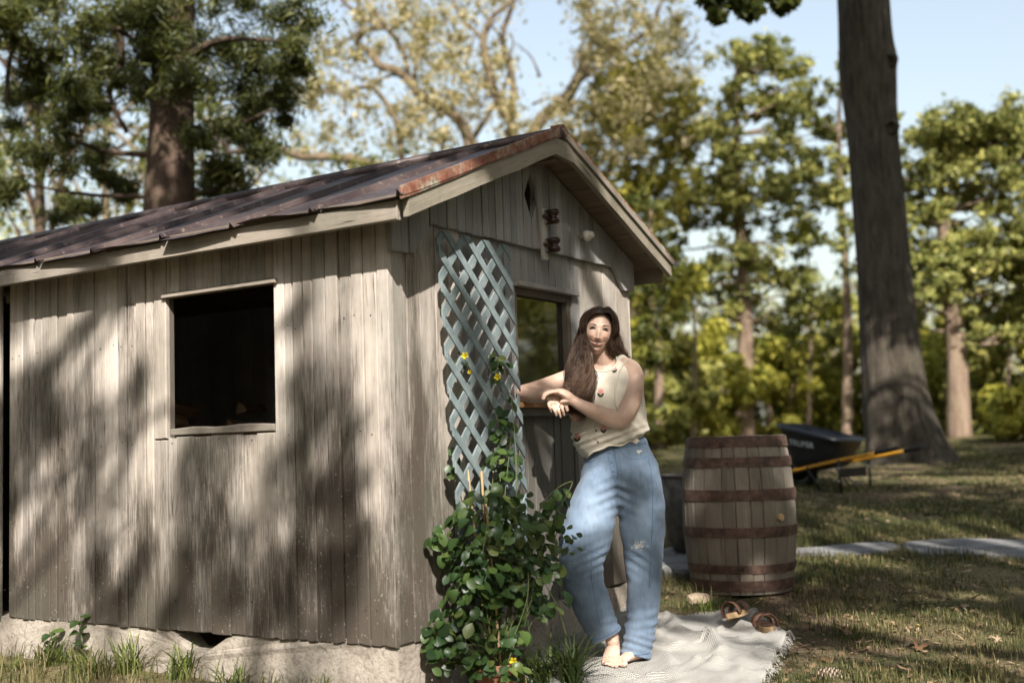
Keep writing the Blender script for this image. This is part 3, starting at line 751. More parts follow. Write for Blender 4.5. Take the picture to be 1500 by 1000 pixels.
for k in range(46):                                       # twigs
    x, y = rr.uniform(440, 970), rr.uniform(-20, 200); a = rr.uniform(-2.6, -.5)
    l_ = rr.uniform(30, 80); lm.append(limb(PL([(x, y), (x+l_*.5*math.cos(a)+rr.uniform(-8, 8), y+l_*.5*math.sin(a)), (x+l_*math.cos(a), y+l_*math.sin(a)+10)], rr.uniform(-1, 1)), .03, .008, 5, 8, .02, k))
ob('trunk', mesh('trunk', *merge(lm), smooth=True), M_bark_pale, syc)
sc_ = []
def sgap(x, y):
    if 752 < x < 850 and y < 150: return .16 if x < 790 else .03
    return 1
while len(sc_) < 200:
    x, y = rr.uniform(405, 1010), rr.uniform(-60, 235)
    if rr.random() > sgap(x, y) or (x < 520 and y < 100 and rr.random() < .6): continue
    sc_.append((x, y, rr.uniform(12, 30), rr.uniform(-1.6, 1.6)))
for x in range(380, 1000, 40): sc_.append((x, rr.uniform(-200, -60), 45, rr.uniform(-1, 1)))
C, Rr = cl(sc_, YS); crown('crown', C, Rr*1.6, 95, .115, L_pale, syc, 78, soft=True)
# leafy growth low behind the roof line
leafy('broadleaf_tree', 'small green tree just showing above the middle of the roof', 600, 18, (455, 205, 660, 320), 22, 18, 120, .14, L_dark, M_bark_pine, 24, .10)

# --- cedars along the far edge of the lawn
def cedar(label, px, Y, list_, mat, seed, tr, cnt=330, size=.17, top=None, **kw):
    t_ = thing('cedar_tree', label, 'tree', base_at(px, Y)); C, Rr = cl(list_, Y, 1.0, seed, 6); b = base_at(px, Y)
    tp = PX(*(top or (px-6, min(q[1] for q in list_))), Y); P = spline([b-Z3*.2, b+(tp-b)*.35+A3(.06, 0, 0), b+(tp-b)*.7-A3(.05, 0, 0), tp], 22)
    lm = [tube(P, np.linspace(tr, tr*.2, 22), 12, up=(1, .1, 0), noise_amp=.03, seed=seed)]; rr = np.random.default_rng(seed)
    for q in range(0, len(C), 7):
        i = int(np.clip(np.searchsorted(P[:, 2], C[q][2]-.4), 4, 20)); lm.append(limb([P[i], (P[i]+C[q])/2+A3(0, 0, -.05), C[q]], tr*.17, .008, 5, 7, .06, q))
    ob('trunk', mesh('trunk', *merge(lm), smooth=True), M_bark_ced, t_)
    crown('crown', C, Rr, int(cnt*.20), size*.78, mat, t_, seed+5, **{**dict(flat=.8, asp=.42, soft=True), **kw}); return t_
rr = np.random.default_rng(5)
def boughs(x0, x1, y0, y1, k, r, seed, sx=1.0, fade=1.0):
    g = np.random.default_rng(seed); out = []
    while len(out) < k:
        v = g.random(); y = y0+(y1-y0)*v; h = (x1-x0)/2*(.35+.65*min(1, v*2.2*fade)); x = (x0+x1)/2+g.uniform(-1, 1)*h
        out.append((x, y, r*g.uniform(.6, 1.3)))
    return out
cedar('yellow-green bushy cedar rising behind the right slope of the roof', 925, 24, boughs(835, 1015, 95, 330, 60, 23, 1)+boughs(850, 1000, 330, 520, 30, 22, 2), L_cedY, 31, .16, cnt=300)
cedar('open cedar with a dark straight trunk beyond the barrel', 1088, 24.5,
      boughs(985, 1225, 60, 300, 78, 19, 3)+boughs(1000, 1180, 280, 480, 26, 19, 13)+[(1010, 330, 22), (1040, 385, 24), (1150, 340, 20), (1085, 420, 40), (1050, 440, 34), (1125, 400, 34), (1130, 460, 30), (1020, 430, 26), (1165, 420, 26), (1180, 300, 22), (1085, 370, 30), (965, 370, 22), (975, 440, 30), (1180, 360, 18)], L_ced, 32, .22, cnt=250, top=(1080, 80))
cedar('slender cedar with a thin pale stem beside the thick leaning trunk', 1237, 23, boughs(1180, 1300, 70, 330, 34, 16, 5)+[(1215, 360, 22), (1255, 390, 22), (1210, 430, 24), (1250, 330, 20), (1225, 290, 22)], L_ced, 33, .11, cnt=170)
cedar('broad cedar with a pale sunlit lower trunk right of the thick leaning trunk', 1402, 21,
      boughs(1300, 1560, 165, 430, 110, 24, 6, fade=1.6)+[(1330, 440, 26), (1440, 450, 30), (1380, 430, 30), (1490, 440, 34), (1340, 480, 20), (1480, 490, 24), (1540, 480, 30), (1420, 480, 18)], L_ced, 34, .23, cnt=330, size=.15, top=(1375, 200))
cedar('cedar at the edge of the wood, beyond the broad cedar', 1640, 20, boughs(1530, 1760, 140, 480, 40, 34, 8), L_ced, 35, .2, cnt=260)
cedar('dark cedar close beside the back wall of the shed', 960, 19.5, [(930, 330, 20), (955, 300, 22), (945, 370, 26), (970, 345, 20), (985, 390, 22), (940, 430, 26), (985, 470, 26), (960, 520, 24), (935, 480, 22)], L_dark, 36, .10, cnt=230)

# --- shrubs of the wood's edge: one thing each
SHL = ['yellow-green shrub right at the back corner of the shed', "pale leafy shrub filling the gap behind the woman's shoulder", 'round-topped shrub just behind the barrel, on its shed side', 'shrub at the foot of the dark straight cedar', 'tall golden shrub between the dark straight cedar and the slender cedar', 'leafy shrub behind the front lip of the wheelbarrow', 'tall shrub growing behind the slender pale-stemmed cedar', 'dense green shrub just past the thick leaning trunk', "shrub hidden behind the broad cedar's pale lower trunk", "green shrub on the far side of the broad cedar's trunk", 'tall dense shrub in the thicket beyond the broad slab', 'broad bushy shrub in the thicket beyond the broad cedar', 'largest shrub of the thicket, past the broad cedar', "low shrub near the shed's back corner, under the dark cedar", 'low bright yellow-green bush standing out in front of the thicket', 'leafy shrub of the thicket behind the middle of the shed', 'bushy shrub of the thicket behind the shed ridge', 'spreading shrub of the thicket behind the shed window', 'leafy shrub of the thicket behind the right eave of the shed']
SHR = [(930, 21, 470, 70), (985, 23, 500, 62), (1030, 24, 470, 66), (1085, 26, 500, 60), (1140, 25, 455, 70), (1195, 26.5, 480, 66), (1250, 26, 440, 70), (1330, 26, 470, 74), (1400, 25, 455, 66), (1455, 22, 470, 70), (1510, 23, 440, 74), (1580, 22, 420, 80), (1660, 21, 400, 90), (955, 20, 560, 45), (1500, 18.5, 560, 56), (640, 26, 470, 70), (720, 25, 480, 70), (800, 26, 470, 70), (870, 24.5, 480, 66)]

for k, (px, Y, ty, hw) in enumerate(SHR):
    rr = np.random.default_rng(100+k); t_ = thing('shrub', SHL[k], 'shrub', base_at(px, Y), 'shrubs along the edge of the wood')
    by = 655 if Y > 20.5 else 665; L_ = []
    for q in range(26):
        v = rr.random(); y = ty+(by-ty)*v; x = px+rr.uniform(-1, 1)*hw*(.55+.45*math.sin(math.pi*min(1, v+.15))); L_.append((x, y, hw*rr.uniform(.22, .42), rr.uniform(-1, 1)))
    C, Rr = cl(L_, Y); b = base_at(px, Y)
    C[:, 2] = np.maximum(C[:, 2], b[2]+.25)
    lm = [limb([b-Z3*.1+A3(rr.uniform(-.3, .3), 0, 0), (b+c_)/2+A3(0, 0, .1), c_], .035, .01, 5, 7, .05, q) for q, c_ in enumerate(C[:9])]
    ob('stems', mesh('stems', *merge(lm), smooth=True), M_bark_ced, t_)
    crown('foliage', C, Rr, 190, .17, [L_shr, L_far, L_shr, L_shr][k % 4], t_, 300+k)
# pale saplings in the thicket
for k, (px, Y, ty) in enumerate(((1180, 24, 330), (1318, 22, 360), (1470, 21, 380), (1010, 22.5, 400))):
    b = base_at(px, Y); t_ = thing('sapling', ['thin pale sapling between the dark cedar and the slender cedar', 'thin pale sapling just past the thick leaning trunk', 'thin pale sapling past the broad cedar trunk', 'thin pale sapling close to the back of the shed'][k], 'tree', b, 'saplings in the thicket')
    ob('trunk', mesh('trunk', *limb([b-Z3*.1, PX(px+8, 520, Y), PX(px+3, ty, Y)], .06, .015, 6, 14, .03, k), smooth=True), M_bark_pale, t_)
    C, Rr = cl([(px+q*7-14, ty+abs(q-2)*14-10, 16) for q in range(5)], Y, .3, k); crown('crown', C, Rr, 60, .15, L_shr, t_, 400+k)
# --- the wood behind: trees that only read as tops
FT = [(-60, 40, 120), (60, 44, 160), (170, 42, 190), (290, 46, 170), (400, 42, 200), (520, 46, 225), (600, 45, 320), (680, 43, 330), (760, 46, 340), (820, 44, 345), (880, 48, 330), (960, 44, 390), (1050, 46, 410), (1130, 48, 400), (1215, 45, 390), (1300, 47, 380), (1380, 46, 400), (1460, 44, 380), (1560, 42, 340), (1680, 40, 300), (1820, 36, 240), (1980, 34, 200), (2200, 30, 150)]
for k, (px, Y, ty) in enumerate(FT):
    rr = np.random.default_rng(600+k); hw = 78
    leafy('woodland_tree', 'hazy olive tree in the far wood behind the shed roof' if px < 700 else 'hazy olive tree in the wood far behind the lawn', px, Y, (px-hw, ty, px+hw, 560), 26, 30, 130, .34, [L_far, L_shr, L_far, L_dark][k % 4], M_bark_pale, 600+k, .22, 'trees of the far wood behind the shed' if px < 700 else 'trees of the far wood beyond the lawn')
# ------------------------------------------------------------------ trellis
def clip(poly, ax, val, keep_gt):
    out = []
    for i in range(len(poly)):
        a, b = poly[i], poly[(i+1) % len(poly)]; ia = (a[ax] >= val) == keep_gt or a[ax] == val; ib = (b[ax] >= val) == keep_gt or b[ax] == val
        if ia: out.append(a)
        if ia != ib:
            k = (val-a[ax])/(b[ax]-a[ax]); out.append(tuple(a[q]+(b[q]-a[q])*k for q in (0, 1)))
    return out
lt0 = gab(645, 420, .085); lt1 = gab(748, 420, .085); zt0 = gab(652, 339, .075)[1]
LWID = lt1[0]-lt0[0]; LH = 1.62; TILT = .05
def LT(a, b, o): return GP(lt0[0]+a, zt0-b, .062+TILT*b+.012*math.sin(2.2*a+1.1*b)+o)
t = NT('weathered_blue_grey_paint'); uv = t.uv()
n1 = t.noise(t.scalev(uv, (4, 60, 1)), 1, 4, .6); n2 = t.noise(t.pos(), 14, 4, .6)
c = t.ramp(n2, [(.3, (.115, .148, .155)), (.55, (.180, .222, .230)), (.75, (.25, .295, .30))])
c = t.mix(t.ramp(n1, [(.58, 0), (.68, .55)]), c, (.12, .115, .10))
t.bsdf(c, .7, t.bump(n1, .35, .003), **{'Specular IOR Level': .3}); M_lat = t.m
trel = thing('trellis', 'blue-grey diagonal lattice trellis leaning on the gable beside the window', 'trellis', LT(LWID/2, LH, 0))
pit = LWID/3.72; hw = .019
for lay in (0, 1):
    k = -14
    while k < 16:
        c0 = pit*(k+.42); k += 1
        sg = 1 if lay == 0 else -1
        # centre line a = c0 + sg*b
        q = [(c0+sg*(-.4)-hw*1.414, -.4), (c0+sg*(-.4)+hw*1.414, -.4), (c0+sg*(LH+.4)+hw*1.414, LH+.4), (c0+sg*(LH+.4)-hw*1.414, LH+.4)]
        # split into pieces so that each stays light but can bend with the panel
        q = clip(q, 0, 0, True)
        if len(q) > 2: q = clip(q, 0, LWID, False)
        if len(q) > 2: q = clip(q, 1, .0, True)
        if len(q) > 2: q = clip(q, 1, LH, False)
        if len(q) < 3 or max(v[1] for v in q)-min(v[1] for v in q) < .05: continue
        lo = .008*(1-lay)+.0004
        pr = prism([(v[0], v[1]) for v in q], LT, lo, lo+.0072, .0012, 0)
        # grain along the slat
        pr = (pr[0], pr[1], [((u+sg*w_)*.7, (u-sg*w_)*.7) for u, w_ in pr[2]])
        addp('slat', pr, M_lat, trel)

# ------------------------------------------------------------------ potted climber
pot_c = A3(*PX(728, 985, 4.88)[:2], 0); pot_c[2] = gz(pot_c[0], pot_c[1])-.01
t = NT('terracotta'); p = t.pos(); n1 = t.noise(p, 20, 5, .6)
t.bsdf(t.ramp(n1, [(.3, (.20, .085, .05)), (.6, (.33, .15, .09)), (.75, (.42, .25, .17))]), .85, t.bump(n1, .2, .004)); M_terra = t.m
climber = thing('potted_climber', 'leafy green climbing plant in a terracotta pot growing up bamboo canes', 'plant', pot_c)
ob('pot', mesh('pot', *lathe([(.062, 0), (.068, .005), (.088, .125), (.089, .126), (.098, .126), (.101, .165), (.094, .168), (.088, .164), (.083, .135), (.005, .132)], pot_c, Z3, 28), smooth=True), M_terra, climber)
ob('soil', mesh('soil', *lathe([(.084, .0), (.05, .012), (.003, .016)], pot_c+Z3*.136, Z3, 16)), plain('potting_soil', (.035, .025, .018), .95, bumpscale=90, bstr=.8), climber)
M_cane = plain('bamboo_cane', (.42, .30, .155), .55, var=.2)
for k, (px, py, dx) in enumerate(((707, 690, -.02), (687, 688, -.05), (712, 722, .03))):
    top_ = PX(px-2, py, 5.02-.03*k); bt = pot_c+A3(dx*.6+(.0 if k else -.005), -.03*k+.02, .12)
    ob('bamboo_cane', mesh('cane', *tube(spline([bt, (bt+top_)/2+A3(.004, 0, 0), top_], 10), .0055, 8, up=(1, 0, 0))), M_cane, climber)
# leaf blade: obovate, folded along the midrib
lfv = []; lff = []
for i, (u, w_) in enumerate(((0, .0), (.12, .14), (.35, .31), (.62, .36), (.85, .22), (1.0, .0))):
    zc = -.18*(u-.3)**2+.02; lfv += [(u, 0, zc)] if w_ == 0 else [(u, -w_, zc+.10*w_*2), (u, 0, zc), (u, w_, zc+.10*w_*2)]
idx = {0: [0], 1: [1, 2, 3], 2: [4, 5, 6], 3: [7, 8, 9], 4: [10, 11, 12], 5: [13]}
lff = [(0, 2, 1), (0, 3, 2)]
for r_ in (1, 2, 3):
    a, b = idx[r_], idx[r_+1]; lff += [(a[0], a[1], b[1], b[0]), (a[1], a[2], b[2], b[1])]
lff += [(10, 11, 13), (11, 12, 13)]
lfv = np.array(lfv)
def glossy_leaf(name, island):
    t = NT(name); r = t.island() if island else t.objrand()
    col = t.ramp(r, [(.05, (.014, .034, .011)), (.5, (.031, .064, .017)), (.88, (.058, .095, .022)), (.98, (.12, .145, .04))])
    b = t.n('BsdfPrincipled', {'Base Color': col, 'Roughness': .42, 'Specular IOR Level': .4})
    mx = t.n('MixShader', {0: .22, 1: b.outputs[0], 2: t.n('BsdfTranslucent', {'Color': t.mix(.4, col, (.25, .34, .03))}).outputs[0]})
    t.t.links.new(mx.outputs[0], t.out.inputs[0]); return t.m
M_lf = glossy_leaf('glossy_climber_leaf', False); M_lfs = glossy_leaf('glossy_climber_leaf_mass', True)
lmesh = [mesh('leaf', lfv*A3(1, k, m_)+A3(0, 0, 1)*(q2*(lfv[:, :1]-.4)**2), lff, smooth=True) for k, m_, q2 in ((1, 1, 0), (1.14, 1.9, -.5), (.82, .6, .35))]
for q in lmesh: q.materials.append(M_lf)
rr = np.random.default_rng(31); LP_ = []
def blob(px, py, Y, rx, ry, ryd, k, s0=.030, s1=.070):
    for _ in range(k):
        d = rr.standard_normal(3); d /= np.linalg.norm(d); r_ = rr.random()**.35
        q = PX(px+d[0]*rx*r_, py+d[2]*ry*r_, Y+d[1]*ryd*r_); nrml = nrm(A3(d[0]*.7, -abs(d[1])*.3-.45, .65+.3*d[2])+rr.standard_normal(3)*.38)
        LP_.append((q, nrml, rr.uniform(s0, s1), d))
blob(715, 805, 4.92, 72, 92, .20, 330); blob(768, 795, 5.0, 58, 74, .18, 210); blob(690, 870, 4.86, 48, 64, .14, 110); blob(680, 935, 4.82, 44, 44, .12, 90)
blob(645, 800, 4.86, 22, 30, .07, 18); blob(645, 940, 4.8, 26, 52, .07, 62); blob(735, 690, 5.12, 34, 34, .08, 34); blob(735, 625, 5.15, 22, 50, .06, 36); blob(728, 545, 5.18, 22, 28, .05, 22, .035, .05)
blob(672, 535, 5.05, 14, 24, .04, 14, .03, .045); blob(815, 745, 5.1, 26, 34, .1, 24); blob(835, 800, 5.05, 22, 36, .1, 15, .03, .045); blob(800, 865, 4.95, 36, 44, .12, 60); blob(745, 880, 4.9, 50, 40, .12, 60); blob(745, 940, 4.8, 34, 24, .1, 30); blob(705, 978, 4.72, 30, 20, .05, 30); blob(752, 985, 4.72, 24, 16, .05, 18); blob(662, 690, 5.0, 12, 30, .05, 10)
LP_ = [q for q in LP_ if np.dot(q[0]-SA, NG) > .05 or np.dot(q[0]-SA, NL) > .05]
LP_.sort(key=lambda q: -(np.dot(q[1], nrm(CAM-q[0]))*.35*q[2]/.06 - q[0][1]*1.4 - .3*abs(q[3][1]*(q[3][1] > 0))))
LP_ = LP_[::1]
def lframe(q):
    P0, n_, s_, d = q; down = A3(d[0]*.8, -.2, -.55)+rr.standard_normal(3)*.45; a = nrm(down-n_*np.dot(down, n_)); b = np.cross(n_, a); return P0, a, b, n_, s_
sv = []; sf = []
for k, q in enumerate(LP_):
    P0, a, b, n_, s_ = lframe(q)
    if k < 298:
        o_ = bpy.data.objects.new('leaf', lmesh[k % 3]); COL.objects.link(o_); o_.parent = climber; o_.matrix_parent_inverse = Matrix.Translation(-Vector(climber.location)); place(o_, P0-a*s_*.5, a, b, n_, s_)
    else:
        kx = len(sv)*14; sv.append(P0+(lfv[:, :1]-.5)*a*s_+lfv[:, 1:2]*b*s_+lfv[:, 2:]*n_*s_); sf += [[i+kx for i in f_] for f_ in lff]
ob('leaf_mass', mesh('leaf_mass', np.concatenate(sv), sf, smooth=True), M_lfs, climber, kind='stuff')
stm = []
for k in range(46):
    q = LP_[int(rr.integers(0, len(LP_)))][0]; b_ = pot_c+A3(rr.uniform(-.04, .04), rr.uniform(-.04, .04), .13); m1 = (b_*.45+q*.55)+A3(*rr.uniform(-.05, .05, 3)); stm.append(tube(spline([b_, m1, q], 9), np.linspace(.003, .0013, 9), 5, up=(1, .3, 0)))
for l_ in ([(713, 800), (722, 700), (735, 640), (722, 590), (730, 530)], [(690, 790), (668, 690), (664, 600), (676, 560), (668, 520)], [(770, 800), (800, 730), (838, 705), (822, 740)], [(740, 850), (770, 900), (778, 945)], [(790, 840), (815, 885), (830, 930)]):
    stm.append(tube(spline([PX(x, y, 5.12 if y < 720 else 4.95) for x, y in l_], 16), .0018, 5, up=(1, .3, 0)))
ob('stems', mesh('stems', *merge(stm), smooth=True), plain('green_stem', (.10, .12, .04), .6), climber)
M_fl = leafmat('yellow_petal', [(.1, (.62, .50, .02)), (.9, (.75, .62, .05))], .3, island=False)
for (px, py, Y) in ((681, 521, 4.98), (729, 552, 5.08), (752, 968, 4.75), (688, 545, 5.0)):
    c_ = PX(px, py, Y); ax_ = nrm(A3(-.2, -1, .3)); x_ = nrm(np.cross(ax_, Z3)); y_ = np.cross(ax_, x_); V_ = []; F_ = []
    for k in range(5):
        an = k*1.2566+.3; d_ = x_*math.cos(an)+y_*math.sin(an); e_ = -x_*math.sin(an)+y_*math.cos(an); i0 = len(V_); r_ = .014 if py != 545 else .008
        V_ += [c_-ax_*.018, c_+d_*r_*.6+e_*r_*.42, c_+d_*r_*1.15+e_*r_*.25+ax_*.004, c_+d_*r_*1.15-e_*r_*.35+ax_*.006, c_+d_*r_*.6-e_*r_*.42]; F_.append([i0, i0+1, i0+2, i0+3, i0+4])
    ob('flower', mesh('flower', V_, F_), M_fl, climber)

# ------------------------------------------------------------------ barrel
bc = PX(1088, 866, 7.0); bc = A3(bc[0], 7.0, gz(bc[0], 7.0)-.01); BH = .915; RT_, RBIL = .293, .338
def brad(h): u = (h/BH-.5)*2; return RBIL-(RBIL-RT_)*abs(u)**2.0
M_stave = wood('grey_oak_stave', (.46, .41, .35), (.13, .11, .09), stain=.55, fleck=.5, vary=.35)
t = NT('rusted_hoop'); p = t.pos(); n1 = t.noise(p, 16, 6, .7)
t.bsdf(t.ramp(n1, [(.32, (.042, .028, .024)), (.5, (.092, .056, .044)), (.68, (.165, .105, .08))]), .7, t.bump(n1, .3, .004), Metallic=.2, **{'Specular IOR Level': .3}); M_hoop = t.m
brl = thing('barrel', 'old wooden oak barrel with rusty iron hoops standing on the grass', 'barrel', bc)
NS = 22; ang = 0.1; rng = random.Random(8); wsum = [rng.uniform(.75, 1.3) for _ in range(NS)]; tot = sum(wsum)
hs = np.linspace(0, BH, 9)
for w_ in wsum:
    da = 2*math.pi*w_/tot; a0, a1 = ang+.006, ang+da-.006; ang += da; v = []; f = []; uv = []; pro = rng.uniform(-.003, .002); u0 = rng.uniform(0, 30)
    aa = [a0, a0+.02, (a0+a1)/2, a1-.02, a1]; ro = [-.0025, 0, .0006, 0, -.0025]
    for h in hs:
        for a, r_ in zip(aa, ro): R_ = brad(h)+r_+pro; v.append(bc+A3(math.cos(a)*R_, math.sin(a)*R_, h)); uv.append((h+u0, a*.33+u0))
        for a in (a1, a0): R_ = brad(h)-.026; v.append(bc+A3(math.cos(a)*R_, math.sin(a)*R_, h)); uv.append((h+u0, a*.33))
    for k in range(len(hs)-1):
        for i in range(7): j = (i+1) % 7; f.append([k*7+i, k*7+j, (k+1)*7+j, (k+1)*7+i])
    f += [list(range(7))[::-1], [(len(hs)-1)*7+i for i in range(7)]]
    ob('stave', mesh('stave', v, f, uv), M_stave, brl)
def zpx(py): return 1.1-(py-628)*7.0/F_PX*1.0-bc[2]+.0
for h0, h1 in ((.850, .914), (.735, .792), (.540, .605), (.330, .388), (.122, .172), (.02, .082)):
    pr_ = [(brad(h0)+.0005, h0), (brad(h0)+.0046, h0), (brad((h0+h1)/2)+.0052, (h0+h1)/2), (brad(h1)+.0046, h1), (brad(h1)+.0005, h1)]
    v, f, uv = lathe(pr_, bc, A3(.004, .002, 1), 90); f = f[:-2]
    hp = ob('hoop', mesh('hoop', v, f, uv, False), M_hoop, brl)
    a_ = rng.uniform(3.6, 5.6); d_ = A3(math.cos(a_), math.sin(a_), 0)
    for q in (-.03, .03): ob('rivet', mesh('rivet', *lathe([(.007, 0), (.006, .003), (.002, .005)], bc+d_*(brad((h0+h1)/2)+.004)+np.cross(Z3, d_)*q+Z3*(h0+h1)/2, d_, 8), smooth=True), M_hoop, hp)
M_head = wood('barrel_head_timber', (.50, .45, .38), (.24, .20, .16), stain=.3, vary=.25)
x0 = -.27; k = 0
while x0 < .265:
    w_ = rng.uniform(.07, .10); x1 = min(x0+w_, .268); xs_ = np.linspace(x0+.001, x1-.001, 5); rr_ = .268
    poly = [(x, -math.sqrt(max(rr_**2-x*x, 1e-6))) for x in xs_]+[(x, math.sqrt(max(rr_**2-x*x, 1e-6))) for x in xs_[::-1]]
    addp('head_board', prism(poly, lambda a, b, o: bc+A3(a, b, BH-.034+o), 0, .022+rng.uniform(-.001, .001), .001, 1), M_head, brl); x0 = x1
    if x0 > .26: break
q = PX(1140, 757, 6.72); d_ = nrm(A3(q[0]-bc[0], q[1]-bc[1], 0)); hq = q[2]-bc[2]
ob('bung', mesh('bung', *lathe([(.020, -.02), (.022, .018), (.018, .022), (.003, .022)], bc+d_*brad(hq)+Z3*hq, d_, 16), smooth=False), plain('pale_wood_bung', (.42, .30, .16), .7, var=.2), brl)

# ------------------------------------------------------------------ tapered metal tub behind the barrel
tb = PX(1016, 815, 7.9); tb = A3(tb[0], 7.9, gz(tb[0], 7.9)+.04); kt = 7.9/F_PX
t = NT('dull_galvanised'); p = t.pos(); n1 = t.noise(p, 9, 6, .7)
t.bsdf(t.ramp(n1, [(.3, (.05, .047, .043)), (.55, (.115, .108, .10)), (.75, (.19, .175, .155))]), .75, t.bump(n1, .2, .005), Metallic=.3); M_galv = t.m
tub = thing('metal_tub', 'dull grey tapered metal tub standing half hidden behind the barrel', 'tub', tb)
ob('body', mesh('body', *lathe([(.115, 0), (.125, .012), (.165, .085), (.172, .095), (.188, .33), (.198, .52), (.190, .52), (.178, .30), (.12, .03), (.003, .025)], tb, Z3, 32), smooth=True), M_galv, tub)
ob('rim', mesh('rim', *tube([tb+A3(math.cos(a)*.197, math.sin(a)*.197, .522) for a in np.linspace(0, 2*math.pi, 41)], .010, 8, caps=False), smooth=True), M_galv, tub)

# ------------------------------------------------------------------ wheelbarrow
wb = onground(1226, 722); wb = A3(wb[0], wb[1], gz(wb[0], wb[1])); wf_ = A3(-.72, .694, 0); wr = A3(.694, .72, 0)
def WB(u, w_, h): return wb+(wf_*u+wr*w_+Z3*h)*1.13
barrow = thing('wheelbarrow', 'black wheelbarrow with yellow handles parked on the lawn by the big trunk', 'wheelbarrow', wb)
M_blk = plain('black_poly', (.012, .013, .016), .38, spec=.5, bumpscale=40, bstr=.05); M_steel = plain('black_steel', (.012, .012, .013), .4, .3); M_yel = plain('yellow_handle', (.52, .25, .018), .4, var=.12)
M_tyre = plain('rubber', (.012, .012, .012), .8)
# tray: rim loop and floor loop, rounded corners
def loop4(c4, n=6, rad=.22):
    P4 = [np.array(q, float) for q in c4]; out = []
    for i in range(4):
        a, b, c_ = P4[i-1], P4[i], P4[(i+1) % 4]; p0 = b+(a-b)*rad; p1 = b+(c_-b)*rad
        for k in range(n): s_ = k/(n-1); out.append((1-s_)**2*p0+2*s_*(1-s_)*b+s_*s_*p1)
    return np.array(out)
rim = loop4([(-.02, -.02, .46), (-.04, .55, .445), (.60, .52, .60), (.60, .04, .61)], rad=.2)
flo = loop4([(.10, .06, .22), (.10, .48, .22), (.46, .42, .16), (.46, .10, .16)], rad=.25); m_ = len(rim); V_ = []; F_ = []
lev = []
for s_ in (0, .35, .7, .97, 1.0): lev.append(flo*(1-s_)+rim*s_+(np.array([0, 0, 0])))
lip = rim.copy(); ctr = rim.mean(0); lip[:, :2] = ctr[:2]+(rim[:, :2]-ctr[:2])*1.05; lip2 = lip.copy(); lip2[:, 2] -= .022; lev += [lip, lip2]
inn = []
for s_ in (1.0, .7, .35, .03): q = flo*(1-s_)+rim*s_; c_ = q.mean(0); q = q.copy(); q[:, :2] = c_[:2]+(q[:, :2]-c_[:2])*.975; q[:, 2] += .006; inn.append(q)
rows = [lip2[:, :]*1.0]+[lip]+inn                                    # lip, then down the inside
rows_out = lev[:5][::-1]
def skin(rows, cap):
    V_ = np.concatenate(rows); F_ = []
    for k in range(len(rows)-1):
        for i in range(m_): j = (i+1) % m_; F_.append([k*m_+i, k*m_+j, (k+1)*m_+j, (k+1)*m_+i])
    if cap: F_.append([(len(rows)-1)*m_+i for i in range(m_)])
    return V_, F_
v1, f1 = skin(rows, True); v2, f2 = skin([lip2]+rows_out, True)
VV = [WB(*q) for q in np.vstack([v1, v2])]
ob('tray', mesh('tray', VV, f1+[[i+len(v1) for i in q] for q in f2], smooth=True), M_blk, barrow)
for w0, w1 in ((.02, .17), (.56, .40)):
    hp_ = [WB(.78, w1, .13), WB(.1, w0*.8+w1*.2, .255), WB(-.36, w0, .335)]; hd = ob('handle', mesh('handle', *tube(spline(hp_, 10), .017, 10)[:3], smooth=True), M_yel, barrow)
    ob('grip', mesh('grip', *tube([hp_[2], hp_[2]+(WB(-.56, w0, .372)-hp_[2])*.5, WB(-.56, w0, .372)], [.020, .022, .018], 10)[:3], smooth=True), M_tyre, hd)
    lg = ob('leg', mesh('leg', *merge([tube([WB(-.02, w0, .28), WB(-.03, w0, .0)], .014, 8), tube([WB(-.03, w0, .010), WB(.16, w0, .014)], .012, 8), tube([WB(.16, w0, .014), WB(.30, w0*.8+w1*.2, .22)], .011, 8)]), smooth=True), M_steel, barrow)
    for hh in (.21, .10): ob('bolt', mesh('bolt', *lathe([(.010, 0), (.010, .006), (.004, .009)], WB(-.024, w0-.014 if w0 < .3 else w0-.014, hh), -wr, 8)), plain('zinc', (.5, .5, .5), .4, .8), lg)
addp('brace_plate', box(WB(-.012, .29, .165), wr*.26, Z3*.045, wf_*.004), M_steel, barrow)
ob('brace_rod', mesh('rod', *tube([WB(.0, .20, .13), WB(-.02, .40, .01)], .010, 8)), plain('pale_steel', (.30, .33, .36), .4, .6), barrow)
wh = ob('wheel', mesh('wheel', *lathe([(.02, -.03), (.11, -.022), (.11, .022), (.02, .03)], WB(.52, .285, .19), wr, 24), smooth=True), M_steel, barrow)
ob('tyre', mesh('tyre', *tube([WB(.52+math.cos(a)*.150, .285, .19+math.sin(a)*.150) for a in np.linspace(0, 2*math.pi, 33)], .044, 12, up=wr, caps=False), smooth=True), M_tyre, wh)
fc = bpy.data.curves.new('lettering', 'FONT'); fc.body = 'TRUPER'; fc.size = .078; fc.space_character = 1.05; fc.offset = .0015; fc.extrude = .0006
fo = bpy.data.objects.new('lettering_src', fc); COL.objects.link(fo); bpy.context.view_layer.update()
fm = bpy.data.meshes.new_from_object(fo.evaluated_get(bpy.context.evaluated_depsgraph_get())); bpy.data.objects.remove(fo)
# near side panel of the tray: from the floor edge to the rim
pa = WB(*(.35*A3(.46, .10, .16)+.65*A3(.60, .04, .61))); pb = WB(*(.35*A3(.10, .06, .22)+.65*A3(-.02, -.02, .46))); pcn = WB(.28, .08, .19)
ex = nrm(pb-pa); nn = nrm(np.cross(ex, nrm(WB(.29, .01, .535)-pcn))); nn = nn if np.dot(nn, CAM-pa) > 0 else -nn; ey = np.cross(nn, ex)
le = ob('lettering', fm, plain('grey_print', (.42, .43, .46), .6), barrow); place(le, pa+ex*.115-ey*.015+nn*.022, ex, ey, nn)

